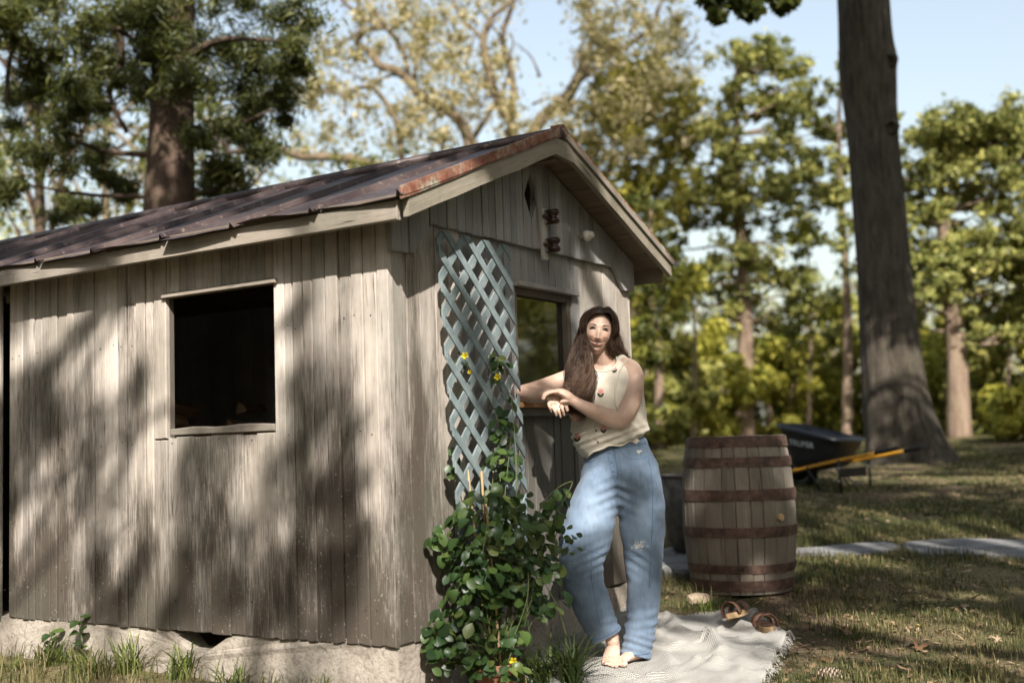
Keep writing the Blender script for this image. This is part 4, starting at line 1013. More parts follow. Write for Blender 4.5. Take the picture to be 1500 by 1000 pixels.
# ------------------------------------------------------------------ stone slabs set in the lawn
t = NT('grey_slab'); p = t.pos(); n1 = t.noise(t.scalev(p, (3, 9, 9)), 1, 7, .7); n2 = t.noise(p, 40, 4, .6)
t.bsdf(t.ramp(t.math('ADD', t.math('MULTIPLY', n1, .7), t.math('MULTIPLY', n2, .3)), [(.35, (.07, .068, .066)), (.52, (.17, .167, .165)), (.68, (.27, .265, .26))]), .9, t.bump(n1, .8, .02)); M_slab = t.m
SLB = [([(1322, 803), (1330, 797), (1400, 793), (1520, 796), (1600, 802), (1600, 822), (1500, 820), (1420, 816), (1350, 815)], 'broad rough grey stone slab, the largest of the row', .026),
       ([(1165, 806), (1230, 800), (1290, 797), (1318, 800), (1312, 808), (1240, 815), (1166, 813)], 'narrow pale grey stone slab between the barrel and the broad slab', .018),
       ([(938, 836), (975, 812), (1012, 808), (1040, 820), (1030, 842), (985, 846)], 'grey stone slab under the metal tub behind the woman', .05)]
for pl, lab, th_ in SLB:
    w_ = [onground(x, y) for x, y in pl]; c_ = np.mean(w_, 0); e = thing('stone_slab', lab, 'stone', c_, 'stone slabs set in the lawn'); n_ = len(w_); r_ = random.Random(len(pl)); ring = []
    pts = spline(w_+[w_[0]], n_*4)[:-1]; K = len(pts); V_ = []; F_ = []
    for lvl, (sc_, z_) in enumerate(((1.0, -.05), (1.0, th_*.7), (.96, th_), (.6, th_+.004), (.25, th_))):
        for i, q in enumerate(pts): d_ = (q-c_)*(sc_+.03*mnoise.noise((i*.7, lvl, 2))); V_.append(c_+A3(d_[0], d_[1], 0)+Z3*(gz(c_[0]+d_[0], c_[1]+d_[1])-c_[2]+z_+.006*mnoise.noise((i*.9, lvl*1.7, 5))))
    for k in range(4):
        for i in range(K): j = (i+1) % K; F_.append([k*K+i, k*K+j, (k+1)*K+j, (k+1)*K+i])
    F_.append([4*K+i for i in range(K)])
    ob('slab', mesh('slab', V_, F_), M_slab, e)
for k, (px, py, r_, lab) in enumerate(((1000, 826, .05, 'small pale rubble stone lying under the metal tub'), (1012, 820, .035, 'bluish rubble stone lying between tub and barrel'), (1025, 878, .075, 'flat tan stone in the soil beside the blanket'))):
    c_ = onground(px, py, .02); v, f, uv = lathe([(r_*.4, -r_*.5), (r_, -r_*.1), (r_*.9, r_*.25), (r_*.5, r_*.42), (.004, r_*.45)], c_, Z3, 12); v = [np.array(q)+A3(*mnoise.noise_vector(Vector(q)*14))*r_*.25 for q in v]
    ob('stone', mesh('stone', v, f), plain('rubble', [(.38, .35, .31), (.22, .27, .30), (.36, .28, .20)][k], .9, bumpscale=30, var=.3), label=lab, cat='stone', group='loose stones by the blanket')

# ------------------------------------------------------------------ blanket and sandals
bl = [(770, 952), (800, 925), (838, 902), (890, 888), (940, 896), (985, 905), (1030, 902), (1072, 899), (1100, 906), (1122, 916), (1152, 938), (1140, 958), (1128, 985), (1105, 1015), (1040, 1060), (930, 1085), (830, 1060), (770, 1000)]
bw = np.array([onground(x, y) for x, y in bl]); bw2 = spline(np.vstack([bw, bw[0]]), 200)[:-1]; bcen = bw2.mean(0)
FOLDS = [(*onground(a, b)[:2], *onground(c_, d_)[:2], h_, w_) for a, b, c_, d_, h_, w_ in ((985, 915, 1095, 978, .034, .034), (1035, 925, 1060, 995, .028, .032), (950, 940, 1000, 1010, .028, .034), (1060, 905, 1130, 950, .022, .03), (870, 930, 900, 1000, .022, .032), (1000, 965, 1110, 1000, .025, .03))]
def bz(x, y):
    w_ = mnoise.noise((x*3.1, y*3.1, 4.2)); u_ = mnoise.noise((x*6.3+2, y*6.3, 1.2)); r1 = max(0, 1-abs(mnoise.noise((x*2.6+y*1.3, y*2.4-x*.8, 9.1)))*7); r2 = max(0, 1-abs(mnoise.noise((x*2.2-y*2.0, y*1.8+x*1.1, 3.7)))*8)
    fo_ = 0.0
    for (x0_, y0_, x1_, y1_, hh_, ww_) in FOLDS:
        L2 = (x1_-x0_)**2+(y1_-y0_)**2; k_ = ((x-x0_)*(x1_-x0_)+(y-y0_)*(y1_-y0_))/L2; kk_ = min(1, max(0, k_)); dd_ = math.hypot(x-x0_-(x1_-x0_)*kk_+.02*math.sin(9*k_), y-y0_-(y1_-y0_)*kk_); fo_ += hh_*math.exp(-(dd_/ww_)**2)*math.sin(math.pi*min(1, max(.0, k_*.9+.05)))
    return gz(x, y)+fo_+.016+.012*w_+.008*u_+.022*r1**2*(3-2*r1)+.018*r2**2*(3-2*r2)+.004*mnoise.noise((x*17, y*17, 1))
V_ = [(bcen[0], bcen[1], bz(bcen[0], bcen[1]))]; F_ = []; NR = 56; K = len(bw2)
for j_ in range(1, NR+1):
    for i in range(K):
        q = bcen+(bw2[i]-bcen)*(j_/NR)*(1+.010*mnoise.noise((i*.35, 0, 0))*j_/NR); V_.append((q[0], q[1], bz(q[0], q[1])-(.008 if j_ == NR else 0)))
for i in range(K): F_.append([0, 1+i, 1+(i+1) % K])
for j_ in range(NR-1):
    for i in range(K): a = 1+j_*K; F_.append([a+i, a+K+i, a+K+(i+1) % K, a+(i+1) % K])
t = NT('cream_woven_cotton'); p = t.pos()
wv = t.n('TexWave', {'Vector': p, 'Scale': 42.0, 'Distortion': 2.0, 'Detail': 2.0}).outputs['Fac']; wv2 = t.n('TexWave', {'Vector': t.n('Mapping', {'Vector': p, 'Rotation': (0, 0, 1.57)}).outputs[0], 'Scale': 36.0, 'Distortion': 2.0, 'Detail': 2.0}).outputs['Fac']
n1 = t.noise(p, 7, 5, .6); hgt = t.math('MULTIPLY', wv, wv2)
t.bsdf(t.mix(t.math('MULTIPLY', hgt, .5), t.ramp(n1, [(.3, (.36, .345, .315)), (.7, (.52, .50, .465))]), (.57, .55, .51)), .95, t.bump(t.math('ADD', hgt, t.math('MULTIPLY', n1, .8)), 1.0, .010), **{'Specular IOR Level': .1, 'Sheen Weight': .15}); M_blank = t.m
blk = thing('blanket', 'cream woven cotton throw with fringed edges spread rumpled on the ground', 'blanket', (bcen[0], bcen[1], gz(bcen[0], bcen[1])))
ob('cloth', mesh('cloth', V_, F_, smooth=True), M_blank, blk)
fr = []; rr = np.random.default_rng(12)
for i in range(K):
    if not (60 < i < 170): continue
    for q_ in range(4):
        b_ = bw2[i]+(bw2[(i+1) % K]-bw2[i])*rr.random(); o_ = nrm((b_-bcen)*A3(1, 1, 0))*rr.uniform(.02, .045)+A3(*rr.uniform(-.012, .012, 3)); z0 = bz(b_[0], b_[1])-.006
        e_ = b_+o_; fr.append(tube([A3(b_[0], b_[1], z0), A3((b_+o_*.5)[0], (b_+o_*.5)[1], z0+.006), A3(e_[0], e_[1], gz(e_[0], e_[1])+.012)], .0016, 4, up=(1, .3, .2)))
ob('fringe', mesh('fringe', *merge(fr)), M_blank, blk, kind='stuff')
M_lea = plain('brown_leather', (.115, .052, .030), .5, bumpscale=60, bstr=.15, var=.3); M_foot = plain('dark_insole', (.10, .052, .036), .6, var=.25); M_sole = plain('tan_cork_sole', (.40, .27, .145), .8, bumpscale=120, bstr=.3, var=.15)
def sandal(px, py, az, roll, lab):
    c_ = onground(px, py); c_[2] = bz(c_[0], c_[1])+.004; fx = A3(math.cos(az), math.sin(az), 0); sx = A3(-fx[1], fx[0], 0); zz = Z3
    zz2 = nrm(zz*math.cos(roll)+sx*math.sin(roll)); sx = nrm(np.cross(zz2, fx)); zz = zz2; e = thing('sandal', lab, 'sandal', c_, 'pair of sandals on the blanket')
    out = []
    for a in np.linspace(0, 2*math.pi, 28, endpoint=False): u = math.cos(a); wd = .040+.006*u-.012*max(0, -u)*.6; out.append((u*.138, math.sin(a)*wd*1.12*(1-.12*math.exp(-((u+.1)/.35)**2))))
    pt = lambda a, b, o: c_+fx*a+sx*b+zz*(o+.012*max(0, -a/.125)**2)
    addp('sole', prism(out, pt, 0, .028, .002, 0), M_sole, e); addp('insole', prism(inset(out, .004), pt, .0285, .033, .001, 0), M_foot, e)
    for (u0, u1, hh) in ((.020, .098, .056), (-.080, -.035, .070)):
        V_ = []; F_ = []; n_ = 15
        for k in range(n_):
            a = math.pi*k/(n_-1)
            for uu in (u0, u1):
                for th_ in (0, .003): V_.append(pt(uu-(.03 if hh > .07 else 0)*math.sin(a), math.cos(a)*(.047+th_), .02+math.sin(a)**.8*(hh+th_)))
        for k in range(n_-1):
            b_ = k*4; F_ += [[b_+1, b_+3, b_+7, b_+5], [b_, b_+4, b_+6, b_+2], [b_, b_+1, b_+5, b_+4], [b_+2, b_+6, b_+7, b_+3]]
        ob('strap', mesh('strap', V_, F_, smooth=True), M_lea, e)
    return e
sandal(1082, 921, 1.05, .38, 'brown leather sandal tipped on its side on the blanket')
sandal(1122, 930, 1.62, .06, 'brown leather sandal lying flat at the blanket corner')

# ------------------------------------------------------------------ split firewood inside the shed
rr = np.random.default_rng(66); M_log = wood('split_firewood', (.52, .34, .21), (.20, .12, .07), stain=.3, vary=.5)
for k in range(34):
    row = k % 12; lay = k//12; s_ = 1.42+.1*row*.75-lay*.05+rr.uniform(-.03, .03); c_ = SA+LD*(1.05+row*.085)+G*(.35+lay*.05+rr.uniform(0, .6))+Z3*(.55+.14*max(0, row-3)*.55+lay*.13+rr.uniform(0, .05))
    c_[2] = min(c_[2], 1.05+.04*row*.8); d_ = nrm(G+LD*rr.uniform(-.5, .5)+Z3*rr.uniform(-.15, .15)); T_, X_, Y_ = frames([c_, c_+d_]); L_ = rr.uniform(.16, .22); r_ = rr.uniform(.05, .075); a0 = rr.uniform(0, 6)
    poly = [(math.cos(a0+a)*r_, math.sin(a0+a)*r_) for a in (0, .5, 1.0, 1.5)]+[(-math.cos(a0+.75)*r_*.35, -math.sin(a0+.75)*r_*.35)]
    pr_ = prism(poly, lambda a, b, o: c_+X_[0]*a+Y_[0]*b+d_*o, -L_, L_, .004, 0); pr_ = (pr_[0], pr_[1], [(float(np.dot(np.array(v_)-c_, d_))+k, float(np.dot(np.array(v_)-c_, X_[0]))) for v_ in pr_[0]])
    ob('split_log', mesh('split_log', *pr_), M_log, label='split firewood log heaped inside the dark shed', cat='firewood', group='firewood heaped inside the shed')
# ------------------------------------------------------------------ grass, litter, fallen leaves, cone
rg = np.random.default_rng(2024)
def vnoise(x, y, s, seed=0):
    """cheap smooth value noise"""
    r_ = np.random.default_rng(seed); T = r_.random((64, 64)); u = (x*s) % 64; v = (y*s) % 64; i = u.astype(int) % 64; j_ = v.astype(int) % 64; fu, fv = u-np.floor(u), v-np.floor(v)
    fu = fu*fu*(3-2*fu); fv = fv*fv*(3-2*fv); a = T[i, j_]; b = T[(i+1) % 64, j_]; c_ = T[i, (j_+1) % 64]; d = T[(i+1) % 64, (j_+1) % 64]; return (a*(1-fu)+b*fu)*(1-fv)+(c_*(1-fu)+d*fu)*fv
from mathutils.geometry import intersect_point_tri_2d
blp = bw2[:, :2]
def inpoly(x, y, poly):
    ins = np.zeros(len(x), bool); n_ = len(poly)
    for i in range(n_):
        x1, y1 = poly[i]; x2, y2 = poly[(i+1) % n_]; c_ = ((y1 > y) != (y2 > y))&(x < (x2-x1)*(y-y1)/(y2-y1+1e-12)+x1); ins ^= c_
    return ins
shedp = [(SA+q)[:2] for q in (G*0, G*GW, G*GW+LD*LEN, LD*LEN)]
def free(x, y):
    ok = ~inpoly(x, y, blp[::4])&~inpoly(x, y, shedp); ok &= (x-bc[0])**2+(y-bc[1])**2 > .31**2
    for pl, _, _ in SLB: ok &= ~inpoly(x, y, [onground(*q)[:2] for q in pl])
    return ok
def blades(x, y, h, w, rng, lean=.5, seg2=True):
    n_ = len(x); z = gz(x, y)-.004; az = rng.uniform(0, 6.283, n_); l_ = h*lean*rng.random(n_); dx, dy = np.cos(az), np.sin(az); fx, fy = -dy*w*.5, dx*w*.5
    P0 = np.stack([x, y, z], 1); side = np.stack([fx, fy, 0*fx], 1); mid = P0+np.stack([dx*l_*.35, dy*l_*.35, h*.6], 1); tip = P0+np.stack([dx*l_, dy*l_, h*(.98-.3*(l_/(h+1e-6))**2)], 1)
    V = np.stack([P0-side, P0+side, mid+side*.8, mid-side*.8, tip], 1).reshape(-1, 3); b = np.arange(n_)[:, None]*5
    F = np.concatenate([b+np.array([[0, 1, 2]]), b+np.array([[0, 2, 3]]), b+np.array([[3, 2, 4]])], 1).reshape(-1, 3); return V, F
Vs = []; Fs = []; off = 0
def addb(x, y, h, w, lean=.5):
    global off
    V, F = blades(x, y, h, w, rg, lean); Vs.append(V); Fs.append(F+off); off += len(V)
# near lawn (right) and the strip before the long wall
n_ = 150000; y = 3.9+rg.random(n_)**.8*6.2; x = rg.uniform(-.2, 1, n_)*(y*.47+.5)
dens = .55*vnoise(x, y, 1.4, 1)+.45*vnoise(x, y, 4.2, 2)
bare = np.exp(-(((x-1.35)/.55)**2+((y-6.3)/.55)**2))*.35+np.exp(-(((x-.6)/.6)**2+((y-5.9)/.5)**2))*.4
k = free(x, y)&(rg.random(n_) < np.clip((dens-.30-bare)*2.6, .04, 1)); x, y, dens = x[k], y[k], dens[k]
addb(x, y, (.022+.07*dens*rg.random(len(x))**1.4)*(1+.9*np.clip((vnoise(x, y, 2.6, 5)-.5)*5, 0, 1)), .0028+.0022*rg.random(len(x)), .9)
n_ = 30000; x = rg.uniform(-3.4, .1, n_); y = rg.uniform(3.6, 7.2, n_); q = np.column_stack([x-SA[0], y-SA[1]]); dn = q@NL[:2]; k = free(x, y)&(dn > .01)&(dn < 1.2)&(rg.random(n_) < .25+.9*(vnoise(x, y, 3, 9) > .5)); x, y = x[k], y[k]; addb(x, y, +.03+.13*rg.random(len(x))**2, .004+.003*rg.random(len(x)), .8)
# far lawn
n_ = 150000; y = 9.5+rg.random(n_)**1.1*17; x = rg.uniform(-.05, 1, n_)*(y*.5+1.5); dens = .5*vnoise(x, y, .7, 11)+.5*vnoise(x, y, 2.2, 12); k = free(x, y)&(rg.random(n_) < np.clip((dens-.27)*2.4, .05, 1)); x, y, dens = x[k], y[k], dens[k]
addb(x, y, .015+.045*dens*rg.random(len(x)), .006+.0005*y, .9)
t = NT('lawn_blades'); r = t.island(); pz_ = t.pos(); b_ = t.noise(pz_, 1.3, 4, .6, .3); kk = t.math('ADD', t.math('MULTIPLY', r, .55), t.math('MULTIPLY', t.math('SUBTRACT', b_, .2), .85), True)
col = t.ramp(kk, [(.12, (.022, .036, .010)), (.36, (.045, .060, .018)), (.55, (.095, .098, .034)), (.72, (.20, .172, .075)), (.92, (.33, .265, .145))])
bs = t.n('BsdfPrincipled', {'Base Color': col, 'Roughness': .6, 'Specular IOR Level': .2}); mx = t.n('MixShader', {0: .25, 1: bs.outputs[0], 2: t.n('BsdfTranslucent', {'Color': col}).outputs[0]}); t.t.links.new(mx.outputs[0], t.out.inputs[0])
ob('grass', mesh('grass', np.vstack(Vs), np.vstack(Fs)), t.m, label='short patchy lawn grass, part green and part dry straw', cat='grass', kind='stuff')
# crumbs of leaf litter
n_ = 9000; y = 3.9+rg.random(n_)*9; x = rg.uniform(-.2, 1, n_)*(y*.47+.5); k = free(x, y)&(vnoise(x, y, 1.1, 31) > .35); x, y = x[k], y[k]; n_ = len(x)
P = np.stack([x, y, gz(x, y)+.006+.012*rg.random(n_)], 1); a = rg.uniform(0, 6.28, n_); L_ = (.008+.020*rg.random(n_)**2)[:, None]; d1 = np.stack([np.cos(a), np.sin(a), rg.normal(size=n_)*.35], 1)*L_; d2 = np.stack([-np.sin(a), np.cos(a), rg.normal(size=n_)*.35], 1)*L_*.55
ob('leaf_litter', mesh('leaf_litter', np.stack([P-d1, P+d2, P+d1, P-d2], 1).reshape(-1, 3), np.arange(n_*4).reshape(n_, 4)), leafmat('litter', [(.1, (.07, .042, .022)), (.5, (.20, .13, .075)), (.9, (.38, .29, .18))], .1), label='crumbled dry leaf litter scattered through the lawn', cat='leaf litter', kind='stuff')
# whole fallen leaves: lobed, curled
def fallen(lobes, seed):
    g = random.Random(seed); O = []; n_ = lobes*6
    for i in range(n_):
        a = i/n_*2*math.pi; r_ = .5+.32*math.cos(a*lobes)+.10*math.cos(a*lobes*2)+g.uniform(-.05, .05); r_ *= .75+.35*math.cos(a)
        O.append((math.cos(a)*max(.18, r_), math.sin(a)*max(.18, r_)))
    c1, c2, tw = g.uniform(.3, .8), g.uniform(.1, .7), g.uniform(-.4, .4)
    f_ = lambda x, y: .30*c1*y*y*2+.35*c2*x*x+tw*x*y+.06*math.sin(9*x+seed)
    V = [(0, 0, f_(0, 0))]+[(x*.55, y*.55, f_(x*.55, y*.55)) for x, y in O]+[(x, y, f_(x, y)) for x, y in O]; F = []
    for i in range(n_): j_ = (i+1) % n_; F += [(0, 1+i, 1+j_), (1+i, 1+n_+i, 1+n_+j_, 1+j_)]
    return mesh('fallen_leaf', V, F, smooth=True)
MF = [leafmat('dry_brown_leaf', [(.1, (.14, .075, .040)), (.5, (.27, .17, .105)), (.9, (.33, .24, .165))], .12, .8, .15, False), leafmat('yellow_fallen_leaf', [(.1, (.42, .30, .05)), (.9, (.58, .46, .10))], .2, .7, .2, False)]
fl = [fallen(l_, s_) for l_, s_ in ((5, 1), (5, 2), (3, 3), (5, 4), (3, 5))]
for q in fl: q.materials.append(MF[0])
flY = fallen(3, 9); flY.materials.append(MF[1])
spots = [(1243, 932, .075, 0), (1265, 946, .06, 1), (1345, 955, .075, 3), (1425, 880, .065, 1), (1360, 960, .05, 2), (1265, 880, .045, 2), (1195, 886, .045, 4), (1480, 930, .06, 0), (1462, 940, .05, 3), (1405, 970, .06, 1), (1440, 985, .06, 4), (1215, 972, .045, 2), (1280, 850, .035, 0), (1330, 870, .04, 2)]
for k in range(56):
    px, py = rg.uniform(1130, 1495), 735+rg.random()**.7*262; spots.append((px, py, rg.uniform(.022, .045), int(rg.integers(0, 5))))
for px, py in ((955, 888), (975, 880), (1065, 885), (300, 980), (120, 985), (480, 992), (60, 975), (1010, 712), (985, 870)): spots.append((px, py, rg.uniform(.025, .04), int(rg.integers(0, 5))))
ys = [(1195, 876, .022), (1300, 985, .018), (1365, 872, .018), (1115, 880, .02), (1420, 945, .016), (1345, 918, .014), (1250, 815, .02), (1180, 905, .018)]
def put(me_, px, py, s_, lab, grp):
    q = onground(px, py)
    if not free(np.array([q[0]]), np.array([q[1]]))[0]: return
    o_ = bpy.data.objects.new('fallen_leaf', me_); COL.objects.link(o_); o_.location = (q[0], q[1], gz(q[0], q[1])+.012+s_*.12); o_.rotation_euler = (rg.uniform(-.5, .5), rg.uniform(-.5, .5), rg.uniform(0, 6.28)); o_.scale = (s_, s_, s_)
    o_['label'] = lab; o_['category'] = 'leaf'; o_['group'] = grp
for k, (px, py, s_, i) in enumerate(spots): put(fl[i], px, py, s_, 'large curled brown leaf lying on the lawn' if s_ > .048 else 'small dry brown leaf lying on the ground', 'brown leaves fallen on the ground')
for px, py, s_ in ys: put(flY, px, py, s_, 'small yellow leaf lying on the grass', 'yellow leaves fallen on the grass')
# tufts: broad strap-leaved clumps by the plant and the wall
M_tuft = leafmat('strap_grass', [(.1, (.022, .040, .012)), (.5, (.045, .075, .020)), (.9, (.10, .13, .035))], .2, .45, .35)
M_tuftL = leafmat('fresh_grass', [(.1, (.05, .075, .018)), (.5, (.10, .135, .032)), (.9, (.20, .215, .06))], .3, .5, .3)
def tuft(c_, nb, hh, spread, wd, mat, lab, seed):
    g = np.random.default_rng(seed); V = []; F = []
    for k in range(nb):
        a = g.uniform(0, 6.28); L_ = hh*g.uniform(.6, 1.2); sp = spread*g.uniform(.3, 1.15); b0 = c_+A3(g.normal()*.03, g.normal()*.03, -.01); d = A3(math.cos(a), math.sin(a), 0); sd = A3(-d[1], d[0], 0)*wd*g.uniform(.7, 1.2)
        i0 = len(V)
        for j_ in range(6): u = j_/5; p_ = b0+d*sp*u**1.6+Z3*(L_*(u*1.25-.55*u**3*sp/(spread)*1.0)); w_ = (1-u**2.5)*.5+.02; V += [p_-sd*w_, p_+Z3*.0-nrm(np.cross(sd, d))*0-Z3*wd*.15*(1-u), p_+sd*w_]
        for j_ in range(5): b = i0+j_*3; F += [[b, b+1, b+4, b+3], [b+1, b+2, b+5, b+4]]
    e = ob('grass_tuft', mesh('grass_tuft', V, F, smooth=True), mat, label=lab, cat='grass', group='tufts of grass round the shed')
for k, (px, py, nb, hh, sp, wd, m_, lab) in enumerate(((835, 1004, 90, .23, .24, .011, M_tuft, 'dark strap-leaved grass tuft before the blanket and the potted climber'), (795, 1006, 60, .20, .20, .011, M_tuft, 'dark grass tuft right beside the terracotta pot'), (1035, 893, 46, .085, .10, .006, M_tuftL, 'grass tuft between the blanket and the barrel'), (995, 890, 20, .07, .07, .005, M_tuftL, 'thin grass tuft at the back edge of the blanket'),
        (75, 975, 44, .15, .17, .008, M_tuftL, 'weedy grass tuft at the far end of the foundation'), (190, 985, 60, .18, .2, .008, M_tuftL, 'fresh grass tuft before the dark hole in the foundation'), (270, 990, 56, .17, .19, .008, M_tuftL, 'bushy grass tuft under the open window'), (350, 1000, 44, .14, .18, .007, M_tuftL, 'low grass tuft against the pale foundation'), (130, 992, 40, .15, .16, .007, M_tuftL, 'loose grass tuft along the foundation'), (490, 1006, 16, .15, .10, .006, M_tuftL, 'sparse tall grass blades near the shed corner'), (590, 1004, 12, .16, .13, .006, M_tuftL, 'thin arching grass blades at the shed corner'), (20, 980, 26, .09, .14, .007, M_tuftL, 'grass tuft past the gap between the boards'), (420, 1004, 20, .09, .1, .006, M_tuftL, 'small grass tuft on the bare soil by the foundation'))):
    q = onground(px, py); 
    while np.dot(q-SA, NL) < .03 and np.dot(q-SA, NG) < .03: q = q-A3(0, .05, 0)
    q[2] = gz(q[0], q[1]); tuft(q, nb, hh, sp, wd, m_, lab, 70+k)
# two broad-leaved weeds against the foundation
for k, (px, py, lab) in enumerate(((75, 940, 'small broad-leaved weed against the foundation by the board gap'), (130, 935, 'taller broad-leaved weed against the foundation under the wall'))):
    q = onground(px, py+30); q = q-G*0
    while np.dot(q-SA, NL) < .05: q = q-A3(0, .03, 0)
    q[2] = gz(q[0], q[1]); e = thing('weed', lab, 'plant', q); h_ = (.16, .24)[k]; ob('stem', mesh('stem', *tube(spline([q, q+A3(.01, 0, h_*.5), q+A3(-.01, 0, h_)], 8), .002, 5, up=(1, 0, 0))), plain('weed_stem', (.12, .13, .05), .7), e)
    for j_ in range(9):
        o_ = bpy.data.objects.new('leaf', lmesh[j_ % 3]); COL.objects.link(o_); o_.parent = e; o_.matrix_parent_inverse = Matrix.Translation(-Vector(e.location)); an = j_*2.4; a = nrm(A3(math.cos(an), math.sin(an), .1)); n0 = nrm(Z3+A3(rg.normal()*.3, -.5, 0)); a = nrm(a-n0*np.dot(a, n0)); place(o_, q+Z3*h_*(.3+.08*j_), a, np.cross(n0, a), n0, .045+.01*(j_ % 3))
# pine cone
cq = onground(1212, 996); cq[2] = gz(cq[0], cq[1])+.022; cone = thing('pine_cone', 'open brown pine cone with pale scale tips lying on the grass', 'pine cone', cq); ax_ = nrm(A3(.9, -.35, .05)); T_, X_, Y_ = frames([cq, cq+ax_])
ob('core', mesh('core', *tube(spline([cq-ax_*.055, cq, cq+ax_*.05], 8), [.010, .015, .017, .017, .016, .013, .009, .004], 10)[:3], smooth=True), plain('cone_core', (.07, .04, .025), .9), cone)
t = NT('cone_scale'); og = t.n('SeparateXYZ', {0: t.n('TexCoord').outputs['Object']}).outputs[0]; t.bsdf(t.ramp(og, [(.4, (.09, .05, .032)), (.78, (.20, .13, .09)), (.92, (.50, .42, .34))]), .85); scm = mesh('scale', [(0, -.12, 0), (0, .12, 0), (.7, .42, .05), (.7, -.42, .05), (1, .22, .16), (1, -.22, .16), (.7, 0, -.05)], [(0, 3, 6), (0, 6, 1), (1, 6, 2), (6, 3, 5), (6, 5, 4), (6, 4, 2), (0, 1, 2, 3), (3, 2, 4, 5)]); scm.materials.append(t.m)
for k in range(64):
    u = k/63; an = k*2.39996; d = X_[0]*math.cos(an)+Y_[0]*math.sin(an); o_ = bpy.data.objects.new('scale', scm); COL.objects.link(o_); o_.parent = cone; o_.matrix_parent_inverse = Matrix.Translation(-Vector(cone.location)); dd = nrm(d+ax_*.55); w_ = np.cross(ax_, d); place(o_, cq+ax_*(-.05+.10*u)+d*.008, dd, nrm(w_), np.cross(dd, nrm(w_)), .030*(.55+.6*math.sin(math.pi*min(1, u*.85+.12))))
# ------------------------------------------------------------------ the woman leaning at the counter
K_ = lambda px, Y=5.45: px*Y/F_PX
def lo(pts, n=None, k=18, cap_round=True):
    """(px, py, Y, half width m, half depth m) rows -> closed loft"""
    A = np.array([np.append(PX(q[0], q[1], q[2]), (q[3], q[4] if len(q) > 4 else q[3])) for q in pts]); A = spline(A, n or max(8, 5*len(pts)))
    P, a, b = A[:, :3], np.maximum(A[:, 3], .003), np.maximum(A[:, 4], .003)
    if cap_round:
        d0, d1 = nrm(P[0]-P[1]), nrm(P[-1]-P[-2]); e0 = min(a[0], b[0]); e1 = min(a[-1], b[-1])
        P = np.vstack([P[0]+d0*e0*.8, P[0]+d0*e0*.55, P, P[-1]+d1*e1*.55, P[-1]+d1*e1*.8]); a = np.concatenate([[a[0]*.35, a[0]*.75], a, [a[-1]*.75, a[-1]*.35]]); b = np.concatenate([[b[0]*.35, b[0]*.75], b, [b[-1]*.75, b[-1]*.35]])
    return tube(P, a, k, up=RT, R2=b)
def remesh(parts, voxel, sm=4, fac=.5):
    v, f, uv = merge(parts); m = mesh('tmp', v, f); o = bpy.data.objects.new('tmp', m); COL.objects.link(o)
    md = o.modifiers.new('r', 'REMESH'); md.mode = 'VOXEL'; md.voxel_size = voxel; md.adaptivity = 0
    if sm: s_ = o.modifiers.new('s', 'SMOOTH'); s_.iterations = sm; s_.factor = fac
    bpy.context.view_layer.update(); m2 = bpy.data.meshes.new_from_object(o.evaluated_get(bpy.context.evaluated_depsgraph_get())); bpy.data.objects.remove(o)
    V = np.empty(len(m2.vertices)*3, np.float32); m2.vertices.foreach_get('co', V); N = np.empty(len(m2.vertices)*3, np.float32); m2.vertices.foreach_get('normal', N)
    Fq = np.array([list(p.vertices)+[p.vertices[2]]*(4-len(p.vertices)) if len(p.vertices) == 3 else list(p.vertices) for p in m2.polygons], np.int64)
    bpy.data.meshes.remove(m2); return V.reshape(-1, 3).astype(float), Fq, N.reshape(-1, 3).astype(float)
def topx(V):
    d = V-CAM; z = d@FWD; return np.column_stack([750+F_PX*(d@RT)/z, 500-F_PX*(d@UPV)/z])
def nz(P, sc, off=0.0):
    return np.array([mnoise.noise((p[0]*sc[0]+off, p[1]*sc[1], p[2]*sc[2])) for p in P])

woman = thing('person', 'woman with long brown hair, cream sleeveless top and wide jeans leaning on the shelf', 'person', PX(915, 966, 5.42))
# ---- skin: neck, chest, arms, hands, legs, feet in one surface
B = []
B.append(lo([(889, 540, 5.50, .058, .055), (885, 528, 5.485, .050, .052), (880, 508, 5.47, .046, .050)], 12))
B.append(lo([(898, 655, 5.50, .118, .085), (893, 610, 5.50, .128, .095), (891, 570, 5.50, .132, .095), (890, 548, 5.50, .140, .078), (888, 535, 5.50, .085, .06)], 24))
B.append(lo([(905, 700, 5.50, .15, .10), (903, 660, 5.50, .12, .085)], 10))
for l_ in ([(882, 712, 5.47, .072), (856, 800, 5.38, .052), (876, 890, 5.42, .042), (893, 922, 5.43, .034), (897, 940, 5.425, .031)], [(932, 712, 5.5, .072), (941, 800, 5.46, .052), (941, 890, 5.46, .040), (938, 940, 5.455, .034), (936, 953, 5.445, .034)]): B.append(lo(l_, 26))
# right arm along the shelf, left arm folded over it
B.append(lo([(868, 545, 5.60, .055), (850, 549, 5.63, .050), (822, 558, 5.62, .044), (790, 568, 5.58, .039), (766, 575, 5.555, .038)], 22))
B.append(lo([(766, 575, 5.555, .038), (776, 578, 5.50, .041), (790, 579, 5.42, .036), (803, 577.5, 5.345, .031), (811, 580, 5.325, .029)], 16))
B.append(lo([(912, 538, 5.48, .055, .055), (924, 546, 5.45, .056, .058), (927, 566, 5.41, .053, .055), (923, 590, 5.37, .048, .05), (913, 610, 5.345, .044, .046), (907, 616, 5.34, .041, .042)], 24))
B.append(lo([(908, 616, 5.34, .041), (894, 612, 5.33, .043), (876, 605, 5.315, .038), (856, 596, 5.30, .030), (840, 587, 5.295, .0245), (834, 583, 5.295, .0245)], 22))
